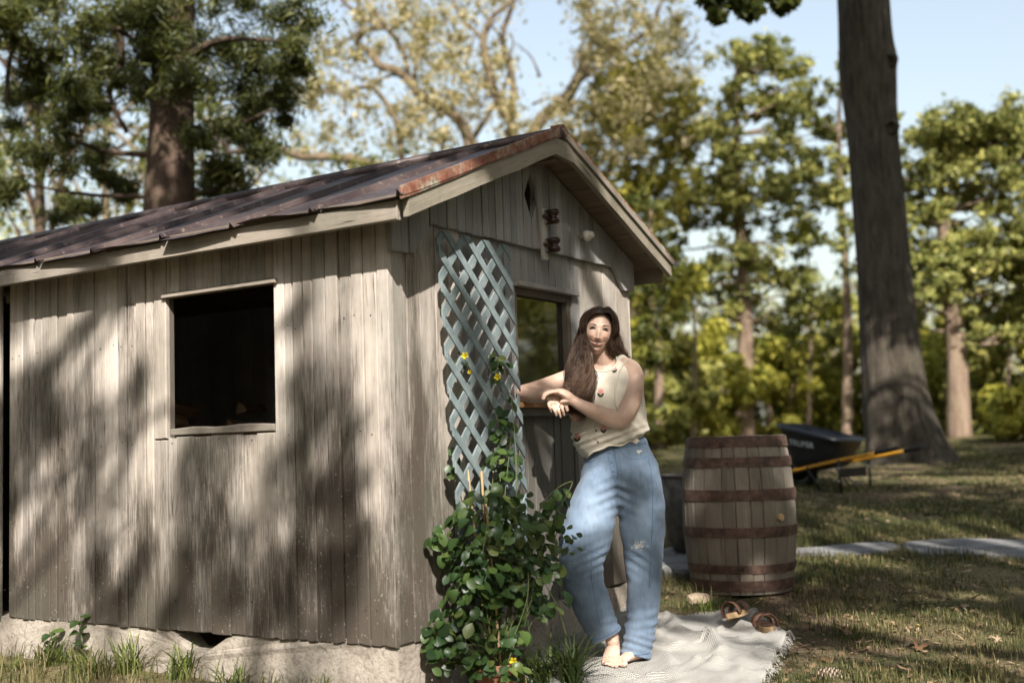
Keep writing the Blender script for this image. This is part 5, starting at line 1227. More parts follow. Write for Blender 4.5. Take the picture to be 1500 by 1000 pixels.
# right hand, hanging over the shelf edge, back towards the viewer
B.append(lo([(805, 578, 5.335, .030, .026), (811, 583, 5.315, .038, .020), (814, 589, 5.305, .042, .014)], 12))
for (x0, y0, x1, y1, x2, y2, r_) in ((803, 588, 804.5, 595, 807.5, 603, .0070), (809, 590, 811.5, 599.5, 815, 608.5, .0076), (815.2, 590.5, 818, 601, 821, 610.5, .0078), (821.5, 589, 824, 599, 826.3, 608, .0075)):
    B.append(lo([(x0, y0, 5.304, r_*1.1), (x1, y1, 5.290, r_), (x2, y2, 5.308, r_*.80)], 9, 10))
B.append(lo([(822, 583, 5.312, .013), (828, 591, 5.298, .010), (831, 601, 5.303, .008)], 9, 10))
# left hand laid over the right wrist, fingers curling round it
B.append(lo([(838, 586.5, 5.295, .026, .020), (830, 579, 5.29, .023, .032), (821, 574, 5.29, .018, .038), (814, 573.5, 5.295, .015, .038)], 12))
for k, dy in enumerate((-.034, -.012, .012, .034)):
    Yb = 5.290+dy; ll = (1.0, 1.08, 1.0, .85)[k]; rs = (.0085, .009, .0088, .0078)[k]
    B.append(lo([(816, 573.5-.4*k, Yb, rs*1.1), (816-9*ll, 573.5+1.0*(k == 0), Yb, rs), (816-16.5*ll, 577+1.0*(k == 0), Yb, rs*.95), (816-19.5*ll, 584, Yb+.004, rs*.8)], 12, 10))
B.append(lo([(834, 586, 5.285, .014), (828, 586.5, 5.280, .0115), (822.5, 588.5, 5.288, .009)], 9, 10))
# feet
def foot(pts, toes):
    B.append(lo(pts, 16))
    for t_ in toes: B.append(lo(t_, 7, 10))
zt_ = .03
def FT_(px, Y, h): q = PX(px, 900, Y); return A3(q[0], Y, bz(q[0], Y)+h)
def lo3(pts, n=10, k=12):
    A = np.array([np.append(q[0], (q[1], q[2])) for q in pts]); A = spline(A, n); return tube(A[:, :3], A[:, 3], k, up=RT, R2=A[:, 4])
B.append(lo3([(FT_(899, 5.50, .030), .027, .027), (FT_(898, 5.475, .036), .031, .032), (FT_(896, 5.43, .038), .034, .030), (FT_(893, 5.38, .026), .040, .021), (FT_(891, 5.345, .018), .040, .015), (FT_(890.5, 5.33, .014), .034, .011)], 16))
B.append(lo([(897, 930, 5.45, .030), (898, 945, 5.46, .032)], 8))
for k, (x_, Y_, r_) in enumerate(((900, 5.312, .0125), (894.5, 5.302, .0095), (889.5, 5.305, .009), (885, 5.312, .0085), (881, 5.325, .008))):
    B.append(lo3([(FT_(x_+.4, Y_+.04, .016), r_, r_), (FT_(x_, Y_+.01, .014), r_*1.05, r_), (FT_(x_, Y_-.006, .011), r_*.8, r_*.8)], 7, 10))
B.append(lo3([(FT_(945, 5.47, .03), .028, .03), (FT_(938, 5.455, .035), .033, .036), (FT_(925, 5.42, .034), .034, .03), (FT_(913, 5.385, .024), .039, .020), (FT_(906, 5.365, .017), .038, .014)], 16))
for k, (x_, Y_, r_) in enumerate(((896, 5.375, .0095), (897.5, 5.35, .0095), (901, 5.335, .0095), (905.5, 5.325, .009), (909, 5.320, .0125))):
    B.append(lo3([(FT_(x_+5, Y_+.02, .016), r_, r_), (FT_(x_+1.5, Y_+.006, .014), r_*1.05, r_), (FT_(x_, Y_, .011), r_*.8, r_*.8)], 7, 10))
bV, bF, bN = remesh(B, .0030, 3, .4)
# ---- head
HC = PX(877, 486.5, 5.44); tl = .124; yh = nrm(CAM+A3(0, 0, .05)-HC); zh = nrm(UPV*math.cos(tl)+RT*math.sin(tl)); zh = nrm(zh-yh*np.dot(zh, yh)); xh = np.cross(zh, yh); xh = xh if np.dot(xh, RT) > 0 else -xh
def HL(p): p = np.asarray(p, float); return HC+xh*p[..., 0:1]+yh*p[..., 1:2]+zh*p[..., 2:3]
def head_shape(d):
    x, y, z = d[:, 0], d[:, 1], d[:, 2]
    X = .0680*x; Y = .093*y; Z = .1085*z
    lowr = np.clip(-z-.05, 0, 1); X = X*(1-.27*lowr**1.5); front = np.clip(y, 0, 1)
    Y = np.where(y < 0, Y*(1-.35*np.clip(-z, 0, 1)), Y)
    Y = Y-.010*front*np.clip(-z-.2, 0, 1)+.012*front*np.clip(-z-.55, 0, 1)*2*.5
    Z = Z*(1-.02*front)
    X = X*(1+.04*np.exp(-((Z-.03)/.05)**2))
    fm = np.clip(y*2.2, 0, 1)
    def g(cx, cz, sx, sz): return np.exp(-((X-cx)/sx)**2-((Z-cz)/sz)**2)*fm
    Y = Y-.006*g(0, .0, .06, .06)                                     # flatter face plane
    Y = Y+.0045*(g(.028, .029, .022, .008)+g(-.028, .029, .022, .008))-.0062*(g(.031, .013, .015, .009)+g(-.031, .013, .015, .009))
    nose = np.interp(Z, [-.042, -.034, -.028, -.015, .005, .022], [0, .012, .0235, .016, .009, .0]); Y = Y+nose*np.exp(-(X/np.interp(Z, [-.035, -.02, .02], [.0105, .0085, .0075]))**2)*fm
    Y = Y+.006*(g(.0125, -.031, .0055, .006)+g(-.0125, -.031, .0055, .006))-.004*g(0, -.0405, .008, .004)
    sm_ = .006*(np.abs(X)/.025)**2                                     # smile lifts the corners
    zz = Z+.0515-sm_
    Y = Y+.0055*np.exp(-(X/.026)**2)*(np.exp(-((zz-.006)/.0042)**2)+1.15*np.exp(-((zz+.0075)/.0052)**2))*fm-.004*np.exp(-(X/.022)**2)*np.exp(-(zz/.0032)**2)*fm
    Y = Y+.0075*(g(.036, -.020, .017, .017)+g(-.036, -.020, .017, .017))-.0035*(g(.030, -.043, .006, .014)+g(-.030, -.043, .006, .014))
    Y = Y+.0075*g(0, -.090, .017, .013)-.003*g(0, -.071, .02, .006)
    return np.column_stack([X, Y, Z])
nu, nv = 150, 110; ph = np.linspace(0, 2*np.pi, nu, endpoint=False); te = np.linspace(.02, np.pi-.02, nv)
TE, PH = np.meshgrid(te, ph, indexing='ij'); D = np.column_stack([(np.sin(TE)*np.sin(PH)).ravel(), (np.sin(TE)*np.cos(PH)).ravel(), np.cos(TE).ravel()])
HLc = head_shape(D); hV = HL(HLc); i0 = np.arange(nv-1)[:, None]*nu; j = np.arange(nu)[None]; j2 = (j+1) % nu
hF = np.stack([i0+j, i0+nu+j, i0+nu+j2, i0+j2], -1).reshape(-1, 4)
lx, ly, lz = HLc.T; fr_ = ly > .04; sm_ = .006*(np.abs(lx)/.025)**2; zz = lz+.0515-sm_
wid = np.clip(1-(np.abs(lx)/.0295)**2, 0, 1)
lip = fr_*np.clip(wid*3, 0, 1)*((np.abs(zz-.0062) < .0038*np.sqrt(wid)+.0006)|(np.abs(zz+.0078) < .0046*np.sqrt(wid)+.0006))
mouth = fr_*(np.abs(zz) < .0040*np.sqrt(np.clip(1-(np.abs(lx)/.0225)**2, 0, 1)))
blush = fr_*(np.exp(-((np.abs(lx)-.038)/.016)**2-((lz+.018)/.016)**2)*.55+np.exp(-(lx/.012)**2-((lz+.029)/.010)**2)*.35)
aV = np.vstack([bV, hV]); aF = np.vstack([bF, hF+len(bV)])
tint = np.zeros((len(aV), 4), np.float32); tint[:, 3] = 1; tint[len(bV):, 0] = lip; tint[len(bV):, 1] = blush; tint[len(bV):, 2] = mouth
me = mesh('body', aV, aF, smooth=True); ca = me.color_attributes.new('tint', 'FLOAT_COLOR', 'POINT'); ca.data.foreach_set('color', tint.ravel())
t = NT('skin'); at = t.n('Attribute', attribute_name='tint'); sp = t.n('SeparateColor', {0: at.outputs['Color']}); p = t.pos()
n1 = t.noise(p, 18, 5, .65); c = t.ramp(n1, [(.3, (.50, .31, .235)), (.5, (.555, .38, .295)), (.7, (.60, .425, .34))])
c = t.mix(t.math('MULTIPLY', sp.outputs[1], .55), c, (.50, .235, .18)); c = t.mix(t.math('MULTIPLY', sp.outputs[0], .85), c, (.40, .135, .115)); c = t.mix(t.math('MULTIPLY', sp.outputs[2], 1.0), c, (.58, .53, .48))
t.bsdf(c, .48, t.bump(t.noise(p, 260, 2, .5), .06, .001), **{'Specular IOR Level': .35, 'Subsurface Weight': .12, 'Subsurface Radius': (.012, .005, .003), 'Subsurface Scale': .6}); M_skin = t.m
ob('body', me, M_skin, woman)
# eyes, lashes, brows (on the head surface)
hb = BVHTree.FromPolygons([tuple(q) for q in hV], [tuple(int(i) for i in q) for q in hF])
def on_head(x, z, off=0.0):
    o_ = HL(A3(x, .3, z)[None])[0]; h = hb.ray_cast(Vector(o_), Vector(-yh)); return np.array(h[0])+yh*off
M_eye = None
t = NT('eye'); og = t.n('TexCoord').outputs['Object']; s3 = t.n('SeparateXYZ', {0: og}); rr_ = t.math('SQRT', t.math('ADD', t.math('MULTIPLY', s3.outputs[0], s3.outputs[0]), t.math('MULTIPLY', s3.outputs[2], s3.outputs[2])))
t.bsdf(t.ramp(t.math('MULTIPLY', rr_, 100), [(.30, (.006, .005, .004)), (.42, (.030, .018, .012)), (.74, (.022, .013, .009)), (.84, (.13, .105, .09))], 'LINEAR'), .15); M_eye = t.m
M_dk = plain('dark_brown_hair_detail', (.030, .018, .013), .6)
for sx in (-1, 1):
    c_ = on_head(sx*.0315, .0130, -.0016); v, f, uv = lathe([(.001, -.0045), (.0095, -.002), (.0115, .0), (.0095, .0028), (.005, .0042), (.0008, .0046)], (0, 0, 0), (0, 1, 0), 20, (0, 0, 1))
    v = [(q[0]*1.15, q[1], q[2]*.42) for q in v]; e = ob('eye', mesh('eye', v, f, smooth=True), M_eye, woman); place(e, c_, xh, yh, zh)
    ls = [on_head(sx*.0315+u*.0145, .0130+.0058*(1-(u*1.0)**2)-.0008-(.001 if u*sx > 0 else 0), .0012) for u in np.linspace(-1, 1, 9)]; ob('eyelash', mesh('lash', *tube(ls, [.001, .0018, .0023, .0026, .0027, .0026, .0023, .0018, .001], 6, up=yh)[:2]), M_dk, woman)
    ls = [on_head(sx*.0315+u*.0150, .0188+.0050*(1-u**2), .0002) for u in np.linspace(-1, 1, 9)]; ob('eyelid', mesh('eyelid', *tube(ls, [.0004, .0006, .0008, .0009, .0009, .0009, .0008, .0006, .0004], 6, up=yh)[:2]), plain('lid_crease', (.22, .12, .085), .6), woman)  # thin dark line drawn in for the shade of the lid crease
    ls = [on_head(sx*(.0145+.034*u), .0300+.0050*math.sin(u*2.3)-.002*u, .0008) for u in np.linspace(0, 1, 9)]; ob('eyebrow', mesh('brow', *tube(ls, [.0020, .0030, .0032, .0032, .0029, .0025, .002, .0015, .0009], 6, up=zh, R2=.0012)[:2]), plain('brow', (.05, .03, .021), .7), woman)
# ---- jeans
J = [lo([(903, 646, 5.495, K_(45), .108), (905, 665, 5.495, K_(50), .115), (908, 690, 5.495, K_(58), .125), (909, 712, 5.49, K_(61), .125), (908, 724, 5.485, K_(52), .10)], 22, 28)]
J.append(lo([(890, 690, 5.48, K_(24), .09), (880, 710, 5.465, K_(30), .112), (872, 735, 5.45, K_(35), .115), (865, 762, 5.425, K_(36.5), .110), (858, 790, 5.395, K_(36), .100), (852, 818, 5.385, K_(32.5), .092), (855, 850, 5.395, K_(29), .084), (866, 885, 5.415, K_(27), .078), (877, 910, 5.43, K_(26), .076), (887, 930, 5.44, K_(24.5), .074)], 44, 26, False))
J.append(lo([(925, 690, 5.495, K_(28), .09), (933, 712, 5.495, K_(36), .112), (938, 740, 5.49, K_(36), .112), (941, 770, 5.475, K_(33.5), .104), (942, 800, 5.46, K_(30), .096), (943, 830, 5.455, K_(27), .088), (943, 865, 5.455, K_(24.5), .080), (940, 905, 5.455, K_(23), .076), (935, 940, 5.45, K_(22.5), .074), (931, 960, 5.445, K_(22.5), .074)], 44, 26, False))
jV, jF, jN = remesh(J, .0058, 7, .5)
px_ = topx(jV)
# folds: drag lines at the crotch and knees, stacking at the hems
f1 = np.sin(px_[:, 1]*.45+px_[:, 0]*.16+5*nz(jV, (7, 7, 7)))*np.exp(-((px_[:, 1]-918)/26)**2)*.0030*(.5+nz(jV, (5, 5, 5), 9))
f2 = nz(jV, (9, 9, 14), 3)*.0070+nz(jV, (22, 22, 26), 7)*.0034
f3 = np.sin((px_[:, 1]-(px_[:, 0]-903)*np.sign(px_[:, 0]-903)*.45)*.42)*np.exp(-((px_[:, 0]-903)/34)**2-((px_[:, 1]-724)/26)**2)*.0048
f4 = np.sin((px_[:, 1]+(px_[:, 0]-860)*.5)*.5)*np.exp(-((px_[:, 0]-868)/26)**2-((px_[:, 1]-818)/24)**2)*.0045
f5 = np.sin((px_[:, 1]-(px_[:, 0]-940)*.6)*.42)*np.exp(-((px_[:, 0]-940)/26)**2-((px_[:, 1]-815)/22)**2)*.004
f6 = np.sin((px_[:, 1]-(px_[:, 0]-925)*.25)*.55+3*nz(jV, (5, 5, 5), 2))*np.exp(-((px_[:, 1]-945)/16)**2)*(px_[:, 0] > 905)*.003
jV2 = jV+jN*(f1*1.6+f2+f3+f4+f5+f6)[:, None]
fade = np.exp(-((px_[:, 0]-866)/22)**2-((px_[:, 1]-752)/38)**2)+.8*np.exp(-((px_[:, 0]-936)/22)**2-((px_[:, 1]-765)/42)**2)+.4*np.exp(-((px_[:, 0]-930)/18)**2-((px_[:, 1]-860)/60)**2)
jm = mesh('jeans', jV2, jF, smooth=True); ca = jm.color_attributes.new('fade', 'FLOAT_COLOR', 'POINT'); ca.data.foreach_set('color', np.column_stack([np.clip(fade, 0, 1)]*3+[np.ones(len(fade))]).astype(np.float32).ravel())
t = NT('washed_denim'); p = t.pos(); fa = t.n('Attribute', attribute_name='fade').outputs['Fac']; n1 = t.noise(p, 9, 5, .65); n2 = t.noise(t.scalev(p, (240, 240, 900)), 1, 2, .6); n3 = t.noise(t.scalev(p, (60, 60, 18)), 1, 4, .6)
k = t.math('ADD', t.math('MULTIPLY', fa, .30), t.math('ADD', t.math('MULTIPLY', n1, .45), t.math('MULTIPLY', t.math('SUBTRACT', n3, .5), .35)))
c = t.ramp(k, [(.15, (.070, .115, .185)), (.42, (.150, .215, .305)), (.8, (.29, .36, .44))]); c = t.mix(t.math('MULTIPLY', n2, .35), c, (.34, .39, .45))
t.bsdf(c, .85, t.bump(t.math('ADD', n2, t.math('MULTIPLY', n3, 1.5)), .3, .003), **{'Specular IOR Level': .15, 'Sheen Weight': .1}); M_den = t.m
jeans = ob('jeans', jm, M_den, woman)
jb = BVHTree.FromPolygons([tuple(q) for q in jV2], [tuple(int(i) for i in q) for q in jF])
def cast(b, px, py, off=.001):
    d = nrm(raydir(px, py)); h = b.ray_cast(Vector(CAM), Vector(d)); return None if h[0] is None else np.array(h[0])+np.array(h[1])*off
def seam(b, l_, r_, n=18, off=.0006, r2=None):
    P = [cast(b, x, y, off) for x, y in spline(l_, n)]; P = [q for q in P if q is not None]
    return tube(P, r_, 5, up=-FWD, R2=r2) if len(P) > 2 else None
M_st = plain('denim_seam', (.10, .165, .27), .9, bumpscale=300, bstr=.5); M_stl = plain('pale_thread', (.33, .36, .40), .9)
def seams(name, lists, r_, mat, par, b=jb, **kw):
    s_ = [seam(b, l_, r_, **kw) for l_ in lists]; s_ = [q for q in s_ if q]
    if s_: ob(name, mesh(name, *merge(s_), smooth=True), mat, par)
seams('fly', [[(888, 647), (891, 668), (896, 690), (902, 706)], [(898, 650), (902, 672), (905, 692), (904, 706)]], .0022, M_st, jeans)
seams('pocket_seam', [[(908, 652), (912, 664), (924, 672), (942, 671), (948, 668)], [(878, 655), (876, 668), (866, 676), (857, 676)]], .0016, M_st, jeans)
seams('side_seam', [[(949, 668), (955, 700), (956, 750), (953, 820), (951, 860)], [(868, 803), (866, 840), (872, 880), (880, 915)]], .0018, M_st, jeans)
seams('inseam', [[(904, 706), (905, 725), (903, 745)], [(826, 795), (845, 801), (865, 806), (884, 812)], [(915, 812), (930, 813), (942, 812)]], .0016, M_st, jeans)
seams('waistband', [[(860, 668), (872, 660), (888, 655), (905, 655), (925, 653), (946, 648)]], .0020, M_st, jeans)
lp_ = [[(x, y), (x+1.2, y+11)] for x, y in ((912, 645), (872, 654), (935, 643))]
seams('belt_loop', lp_, .0042, M_den, jeans, n=6, r2=.002)
seams('hem', [[(865, 936), (880, 934), (898, 925), (909, 917)], [(909, 955), (920, 958), (938, 958), (952, 955)]], .0024, M_st, jeans)
for bx, by, r_ in ((888, 645, .0075), (893, 662, .0045), (896, 676, .0045), (899, 690, .0045)):
    q = cast(jb, bx, by, .001)
    if q is not None: ob('button', mesh('button', *lathe([(r_, 0), (r_, .0025), (r_*.7, .0035), (.0005, .003)], q, -FWD, 14), smooth=True), plain('metal_button', (.55, .53, .48), .35, .8) if r_ > .005 else M_st, jeans)
rng2 = np.random.default_rng(3); ds = []
for cx, cy, w_, h_, kk in ((935, 799, 9, 6, 60), (936, 661, 4, 2.5, 18)):
    for _ in range(kk):
        x, y = cx+rng2.normal()*w_*.45, cy+rng2.normal()*h_*.45; a = rng2.uniform(-.5, .5) if rng2.random() < .7 else 1.5; l_ = rng2.uniform(2, 5); P = [cast(jb, x-l_*math.cos(a)*.5, y-l_*math.sin(a)*.5, .0012), cast(jb, x+l_*math.cos(a)*.5, y+l_*math.sin(a)*.5, .0012)]
        if P[0] is not None and P[1] is not None: ds.append(tube([P[0], (P[0]+P[1])/2, P[1]], .0011, 4, up=-FWD))
ob('frayed_patch', mesh('frayed_patch', *merge(ds)), plain('white_thread', (.62, .62, .60), .9), jeans, kind='stuff')
# ---- knitted top
Tp = [lo([(900, 655, 5.49, K_(46), .112), (896, 643, 5.485, K_(54), .128), (894, 630, 5.48, K_(58), .136), (893, 605, 5.48, K_(54), .134), (893, 578, 5.475, K_(50), .132), (892, 556, 5.485, K_(47), .115), (891, 543, 5.495, K_(43), .092), (889, 533, 5.50, K_(31), .072), (887, 526, 5.50, K_(19), .058)], 46, 32, False)]
Tp.append(lo([(866, 541, 5.55, .050, .06), (852, 548, 5.58, .052, .06)], 8)); Tp.append(lo([(902, 536, 5.495, .040, .055), (913, 537, 5.485, .036, .058)], 8))
tV, tF, tN = remesh(Tp, .0052, 6, .5); px_ = topx(tV)
f1 = nz(tV, (8, 8, 11), 5)*.006+nz(tV, (20, 20, 24), 1)*.0028
f2 = np.sin(px_[:, 1]*.55+(px_[:, 0]-890)*.22)*np.exp(-((px_[:, 1]-640)/14)**2)*.0055+np.sin(px_[:, 1]*.33-(px_[:, 0]-920)*.35)*np.exp(-((px_[:, 0]-925)/26)**2-((px_[:, 1]-625)/22)**2)*.005
tV = tV+tN*(f1+f2)[:, None]
# the hem dips towards the counter side, and the neck is scooped out round the throat
nc = PX(883, 524, 5.43); dn = (tV-nc); en = ((dn@RT)/.068)**2+((dn@FWD)/.11)**2+((dn@UPV)/.070)**2; hemy = 647-(px_[:, 0]-900)*.16+np.clip((880-px_[:, 0])/25, 0, 1)*14+2.0*np.sin(px_[:, 0]*.23)
bad = (en < 1)|(px_[:, 1] > hemy+6)
tF = tF[~np.any(bad[tF], axis=1)]
us = np.unique(tF); mp = -np.ones(len(tV), int); mp[us] = np.arange(len(us)); tV2 = tV[us]; tF2 = mp[tF]
t = NT('cream_knit'); p = t.pos(); wv = t.n('TexWave', {'Vector': p, 'Scale': 110.0, 'Distortion': 1.5, 'Detail': 1.0}, bands_direction='Z').outputs['Fac']; n1 = t.noise(p, 12, 4, .6)
t.bsdf(t.mix(t.math('MULTIPLY', wv, .35), t.ramp(n1, [(.3, (.58, .525, .435)), (.7, (.68, .63, .54))]), (.50, .445, .36)), .92, t.bump(t.math('ADD', wv, t.math('MULTIPLY', n1, .5)), .35, .002), **{'Specular IOR Level': .12, 'Sheen Weight': .2}); M_knit = t.m
topo = ob('knit_top', mesh('knit_top', tV2, tF2, smooth=True), M_knit, woman)
# rolled edges along neckline and hem
ec = {}
for q in tF2:
    for a, b in zip(q, np.roll(q, -1)):
        if a != b: ec[(min(a, b), max(a, b))] = ec.get((min(a, b), max(a, b)), 0)+1
adj = {}
for (a, b), c_ in ec.items():
    if c_ == 1: adj.setdefault(a, []).append(b); adj.setdefault(b, []).append(a)
seen = set(); bands = []
for st_ in list(adj):
    if st_ in seen: continue
    lp = [st_]; seen.add(st_); cur = st_
    while True:
        nx_ = [q for q in adj[cur] if q not in seen]
        if not nx_: break
        cur = nx_[0]; seen.add(cur); lp.append(cur)
    if len(lp) > 30:
        P = tV2[lp]
        for _ in range(6): P = (np.roll(P, 1, 0)+P*2+np.roll(P, -1, 0))/4
        bands.append(tube(np.vstack([P[::2], P[:1]]), .0052, 7, up=(0.1, .3, 1), caps=False))
for b_ in bands: ob('ribbed_edge', mesh('ribbed_edge', *b_, smooth=True), M_knit, topo)
tbv = BVHTree.FromPolygons([tuple(q) for q in tV2], [tuple(int(i) for i in q) for q in tF2])
cb = BVHTree.FromPolygons([tuple(q) for q in np.vstack([tV2, bV])], [tuple(int(i) for i in q) for q in np.vstack([tF2, bF+len(tV2)])])
s_ = seam(cb, [(920, 527.5), (913, 533), (907, 544), (903, 560), (901, 578), (902, 592), (906, 600)], .0050, 30, .0015)
if s_: ob('armhole_edge', mesh('armhole_edge', *s_, smooth=True), M_knit, topo)
s_ = seam(tbv, [(867, 549), (865, 575), (864, 600), (869, 625), (874, 645)], .0028, 24)
if s_: ob('placket', mesh('placket', *s_, smooth=True), M_knit, topo)
for bx, by in ((868, 551), (866, 572), (865.5, 592), (873, 630), (876, 647)):
    q = cast(tbv, bx, by, .002)
    if q is not None: ob('button', mesh('button', *lathe([(.0048, 0), (.0045, .003), (.001, .004)], q, -FWD, 10), smooth=True), plain('dark_button', (.06, .03, .025), .4), topo)
M_pink = plain('pink_yarn', (.62, .27, .24), .9, bumpscale=300, bstr=.5); M_grn = plain('dark_green_yarn', (.018, .026, .02), .9, bumpscale=300, bstr=.5)
for mx, my, sc in ((899.5, 541, .9), (880, 576, 1.0), (884, 629, .9), (846, 641, 1.05), (915, 650, .01)):
    for nm, poly, mat in (('tulip_bloom', [(-3.2, 0), (-3.6, -4), (-2.6, -7), (-1.2, -4.8), (0, -7.8), (1.2, -4.8), (2.6, -7), (3.6, -4), (3.2, 0), (0, 1.2)], M_pink), ('tulip_leaf', [(-5, -.8), (-3, .2), (-.8, 3.4), (0, 1.8), (.8, 3.4), (3, .2), (5, -.8), (4.2, 2.8), (1.8, 5.2), (0, 5.6), (-1.8, 5.2), (-4.2, 2.8)], M_grn)):
        if sc < .1: continue
        P = [cast(tbv, mx+x*sc, my+y*sc, .0022) for x, y in poly]; c_ = cast(tbv, mx, my+(-3 if nm == 'tulip_bloom' else 3.2)*sc, .0030)
        if c_ is None or any(q is None for q in P): continue
        ob(nm, mesh(nm, [c_]+P, [[0, i+1, (i+1) % len(P)+1] for i in range(len(P))]), mat, topo)
# ---- hair
rng3 = np.random.default_rng(17); HS = []; HU = []
def hpx(px, py, Y): return PX(px, py, Y)
def headpt(x, y, z): return HL(A3(x, y, z)[None])[0]
def strand_set(side, nl, ns, seed):
    g = np.random.default_rng(seed)
    for l_ in range(nl):
        p = (l_+g.random())/nl                                        # 0 front of the parting .. 1 back of the crown
        ph_ = 2.2*p*3+g.normal()*.7; amp = g.uniform(.008, .017); fq = g.uniform(1.9, 2.5); outr = g.random()
        yf = .080-.165*p; ft = min(1.0, p*2.6)                        # ft 0: frames the face
        wt = np.clip(1-p*1.15+g.normal()*.16, 0, 1)
        for s_ in range(ns):
            j1, j2, j3 = g.normal(size=3)*(.0045 if g.random() > .05 else .008); o_ = outr*.65+.35*g.random(); e = .002+.020*o_*(.35+.65*ft); w = float(np.clip(wt+g.normal()*.06, -.05, 1.05))
            pz = .112+.007*o_-.05*max(0, (yf-.03)/.05)**2*.50-.03*max(0, (-yf-.04)/.05)**2; px0 = .010+side*.001
            a = [headpt(px0+j1*.2, yf+j2*.5, pz), headpt(px0+side*.028, yf+j2, pz-.002+e*.35),
                 headpt(side*(.050+.012*ft+e), yf*.86+.002+j2, .066+.006*o_+j3), headpt(side*(.055+.015*ft+e*1.25), yf*.80-.002+j1, .018)]
            if side < 0:                                             # falls forward over the shoulder
                Lx = g.uniform(-.6, 1.1)
                a += [hpx(843+w*15.5+j1*250, 500, 5.40+.10*(1-w)+j2), hpx(840+w*22+j1*300, 516, 5.375+.11*(1-w)+j2), hpx(837+w*28+j1*350, 534, 5.355+.10*(1-w)+j2), hpx(834+w*32+j1*400, 556, 5.335+.08*(1-w)+j3*.8), hpx(832+w*31+j2*400, 580, 5.325+.05*(1-w)+j1), hpx(835+w*23+j2*400, 599, 5.322+.03*(1-w)+j3), hpx(842+w*11+j1*350, 600+17*Lx, 5.325+j2)]
            else:
                w = 1-w; a += [hpx(893.5+w*13+j1*250, 497, 5.395+.10*w+j2), hpx(893+w*17+j1*250, 508, 5.40+.10*w+j2), hpx(897+w*18+j1*250, 518, 5.425+.10*w), hpx(902+w*17+j2*300, 526+j1*150, 5.50+.08*w), hpx(904+w*16, 540, 5.62)]
            P = spline(np.array(a), 30); u = np.linspace(0, 1, 30); ww = np.clip((u-.30)/.35, 0, 1)
            am = amp*ww*(1 if side < 0 else .55); P = P+RT*(np.sin(u*fq*9+ph_)*am)[:, None]+FWD*(np.cos(u*fq*9+ph_)*am*.6)[:, None]
            HS.append(P)
strand_set(-1, 56, 32, 5); strand_set(1, 46, 30, 6)
HSa = np.array(HS); ns_, nk, _ = HSa.shape
Tn = np.gradient(HSa, axis=1); Tn /= np.linalg.norm(Tn, axis=2)[..., None]+1e-9; X1 = np.cross(Tn, FWD); X1 /= np.linalg.norm(X1, axis=2)[..., None]+1e-9; X2 = np.cross(Tn, X1)
rad = (.0013*np.interp(np.linspace(0, 1, nk), [0, .1, .8, 1], [.8, 1, .9, .25]))[None, :, None]
ring = np.stack([HSa+X1*rad*math.cos(a)+X2*rad*math.sin(a) for a in (0, 2.094, 4.189)], 2); hv = ring.reshape(-1, 3)
b0 = (np.arange(ns_)[:, None]*nk+np.arange(nk-1)[None])*3; hf = np.stack([np.stack([b0+i, b0+(i+1) % 3, b0+3+(i+1) % 3, b0+3+i], -1) for i in range(3)], 2).reshape(-1, 4)
uvh = np.repeat(np.stack(np.broadcast_arrays(np.linspace(0, 1, nk)[None, :], rng3.random(ns_)[:, None]), -1).reshape(-1, 2), 3, 0)
t = NT('brown_hair'); uv = t.n('SeparateXYZ', {0: t.uv()}); isl = t.island()
c = t.ramp(t.math('ADD', t.math('MULTIPLY', uv.outputs[0], .55), t.math('MULTIPLY', isl, .45)), [(.1, (.020, .012, .008)), (.5, (.050, .028, .018)), (.95, (.15, .085, .050))])
t.bsdf(c, .5, None, **{'Specular IOR Level': .28}); M_hair = t.m
hair = ob('hair', mesh('hair', hv, hf, uvh, True), M_hair, woman)
# scalp under the strands
cm = (HLc[:, 2] > .012)&((HLc[:, 1] < .045)|(HLc[:, 2] > .088))|((HLc[:, 1] < .012)&(HLc[:, 2] > -.085)); cf = hF[np.all(cm[hF], axis=1)]
ob('scalp', mesh('scalp', HL(HLc*A3(1.045, 1.05, 1.03)+A3(0, 0, .001)), cf, smooth=True), plain('hair_base', (.028, .017, .012), .6), hair)
# ------------------------------------------------------------------ unseen trees: crowns shaped to shade the yard, others mirrored in the window pane
LIT = []
def _lit(p, r): LIT.append((np.asarray(p, float), r))
for px, py, r in ((600, 430, .14), (600, 560, .22), (600, 700, .22), (600, 850, .22), (548, 470, .2), (548, 620, .14), (548, 760, .12), (548, 900, .12), (485, 470, .2), (470, 650, .10), (440, 760, .08), (150, 480, .22),
                  (220, 480, .2), (80, 500, .22), (228, 640, .10), (70, 790, .17), (228, 780, .10), (300, 900, .1), (420, 920, .1), (345, 700, .06), (30, 900, .2)):
    s_, z_ = lft(px, py); _lit(LW(s_, z_, 0), r)
for px, py, r in ((880, 455, .14), (640, 520, .12), (790, 720, .12), (700, 450, .12), (900, 400, .1)):
    t_, z_ = gab(px, py); _lit(GP(t_, z_, 0), r)
_lit(PX(870, 745, 5.4), .14); _lit(PX(950, 600, 5.5), .10); _lit(PX(885, 480, 5.4), .05)
for px, py, r in ((1010, 950, .15), (955, 990, .15), (1350, 945, .3), (1250, 975, .25), (1450, 905, .35), (1480, 980, .3), (1380, 900, .25), (1420, 960, .3), (1300, 990, .25), (1350, 770, .3), (1250, 795, .2), (1440, 785, .3), (150, 985, .3), (450, 985, .2), (1280, 690, .3), (1420, 700, .4)):
    _lit(onground(px, py), r)
for px, py, r in ((1310, 490, .25), (1285, 590, .3), (1350, 570, .2)): _lit(PX(px, py, 13.6), r)
for px, py, r in ((640, 268, .14), (560, 285, .1), (1100, 700, .12)): _lit(PX(px, py, 5.3 if px < 1000 else 6.8), r)
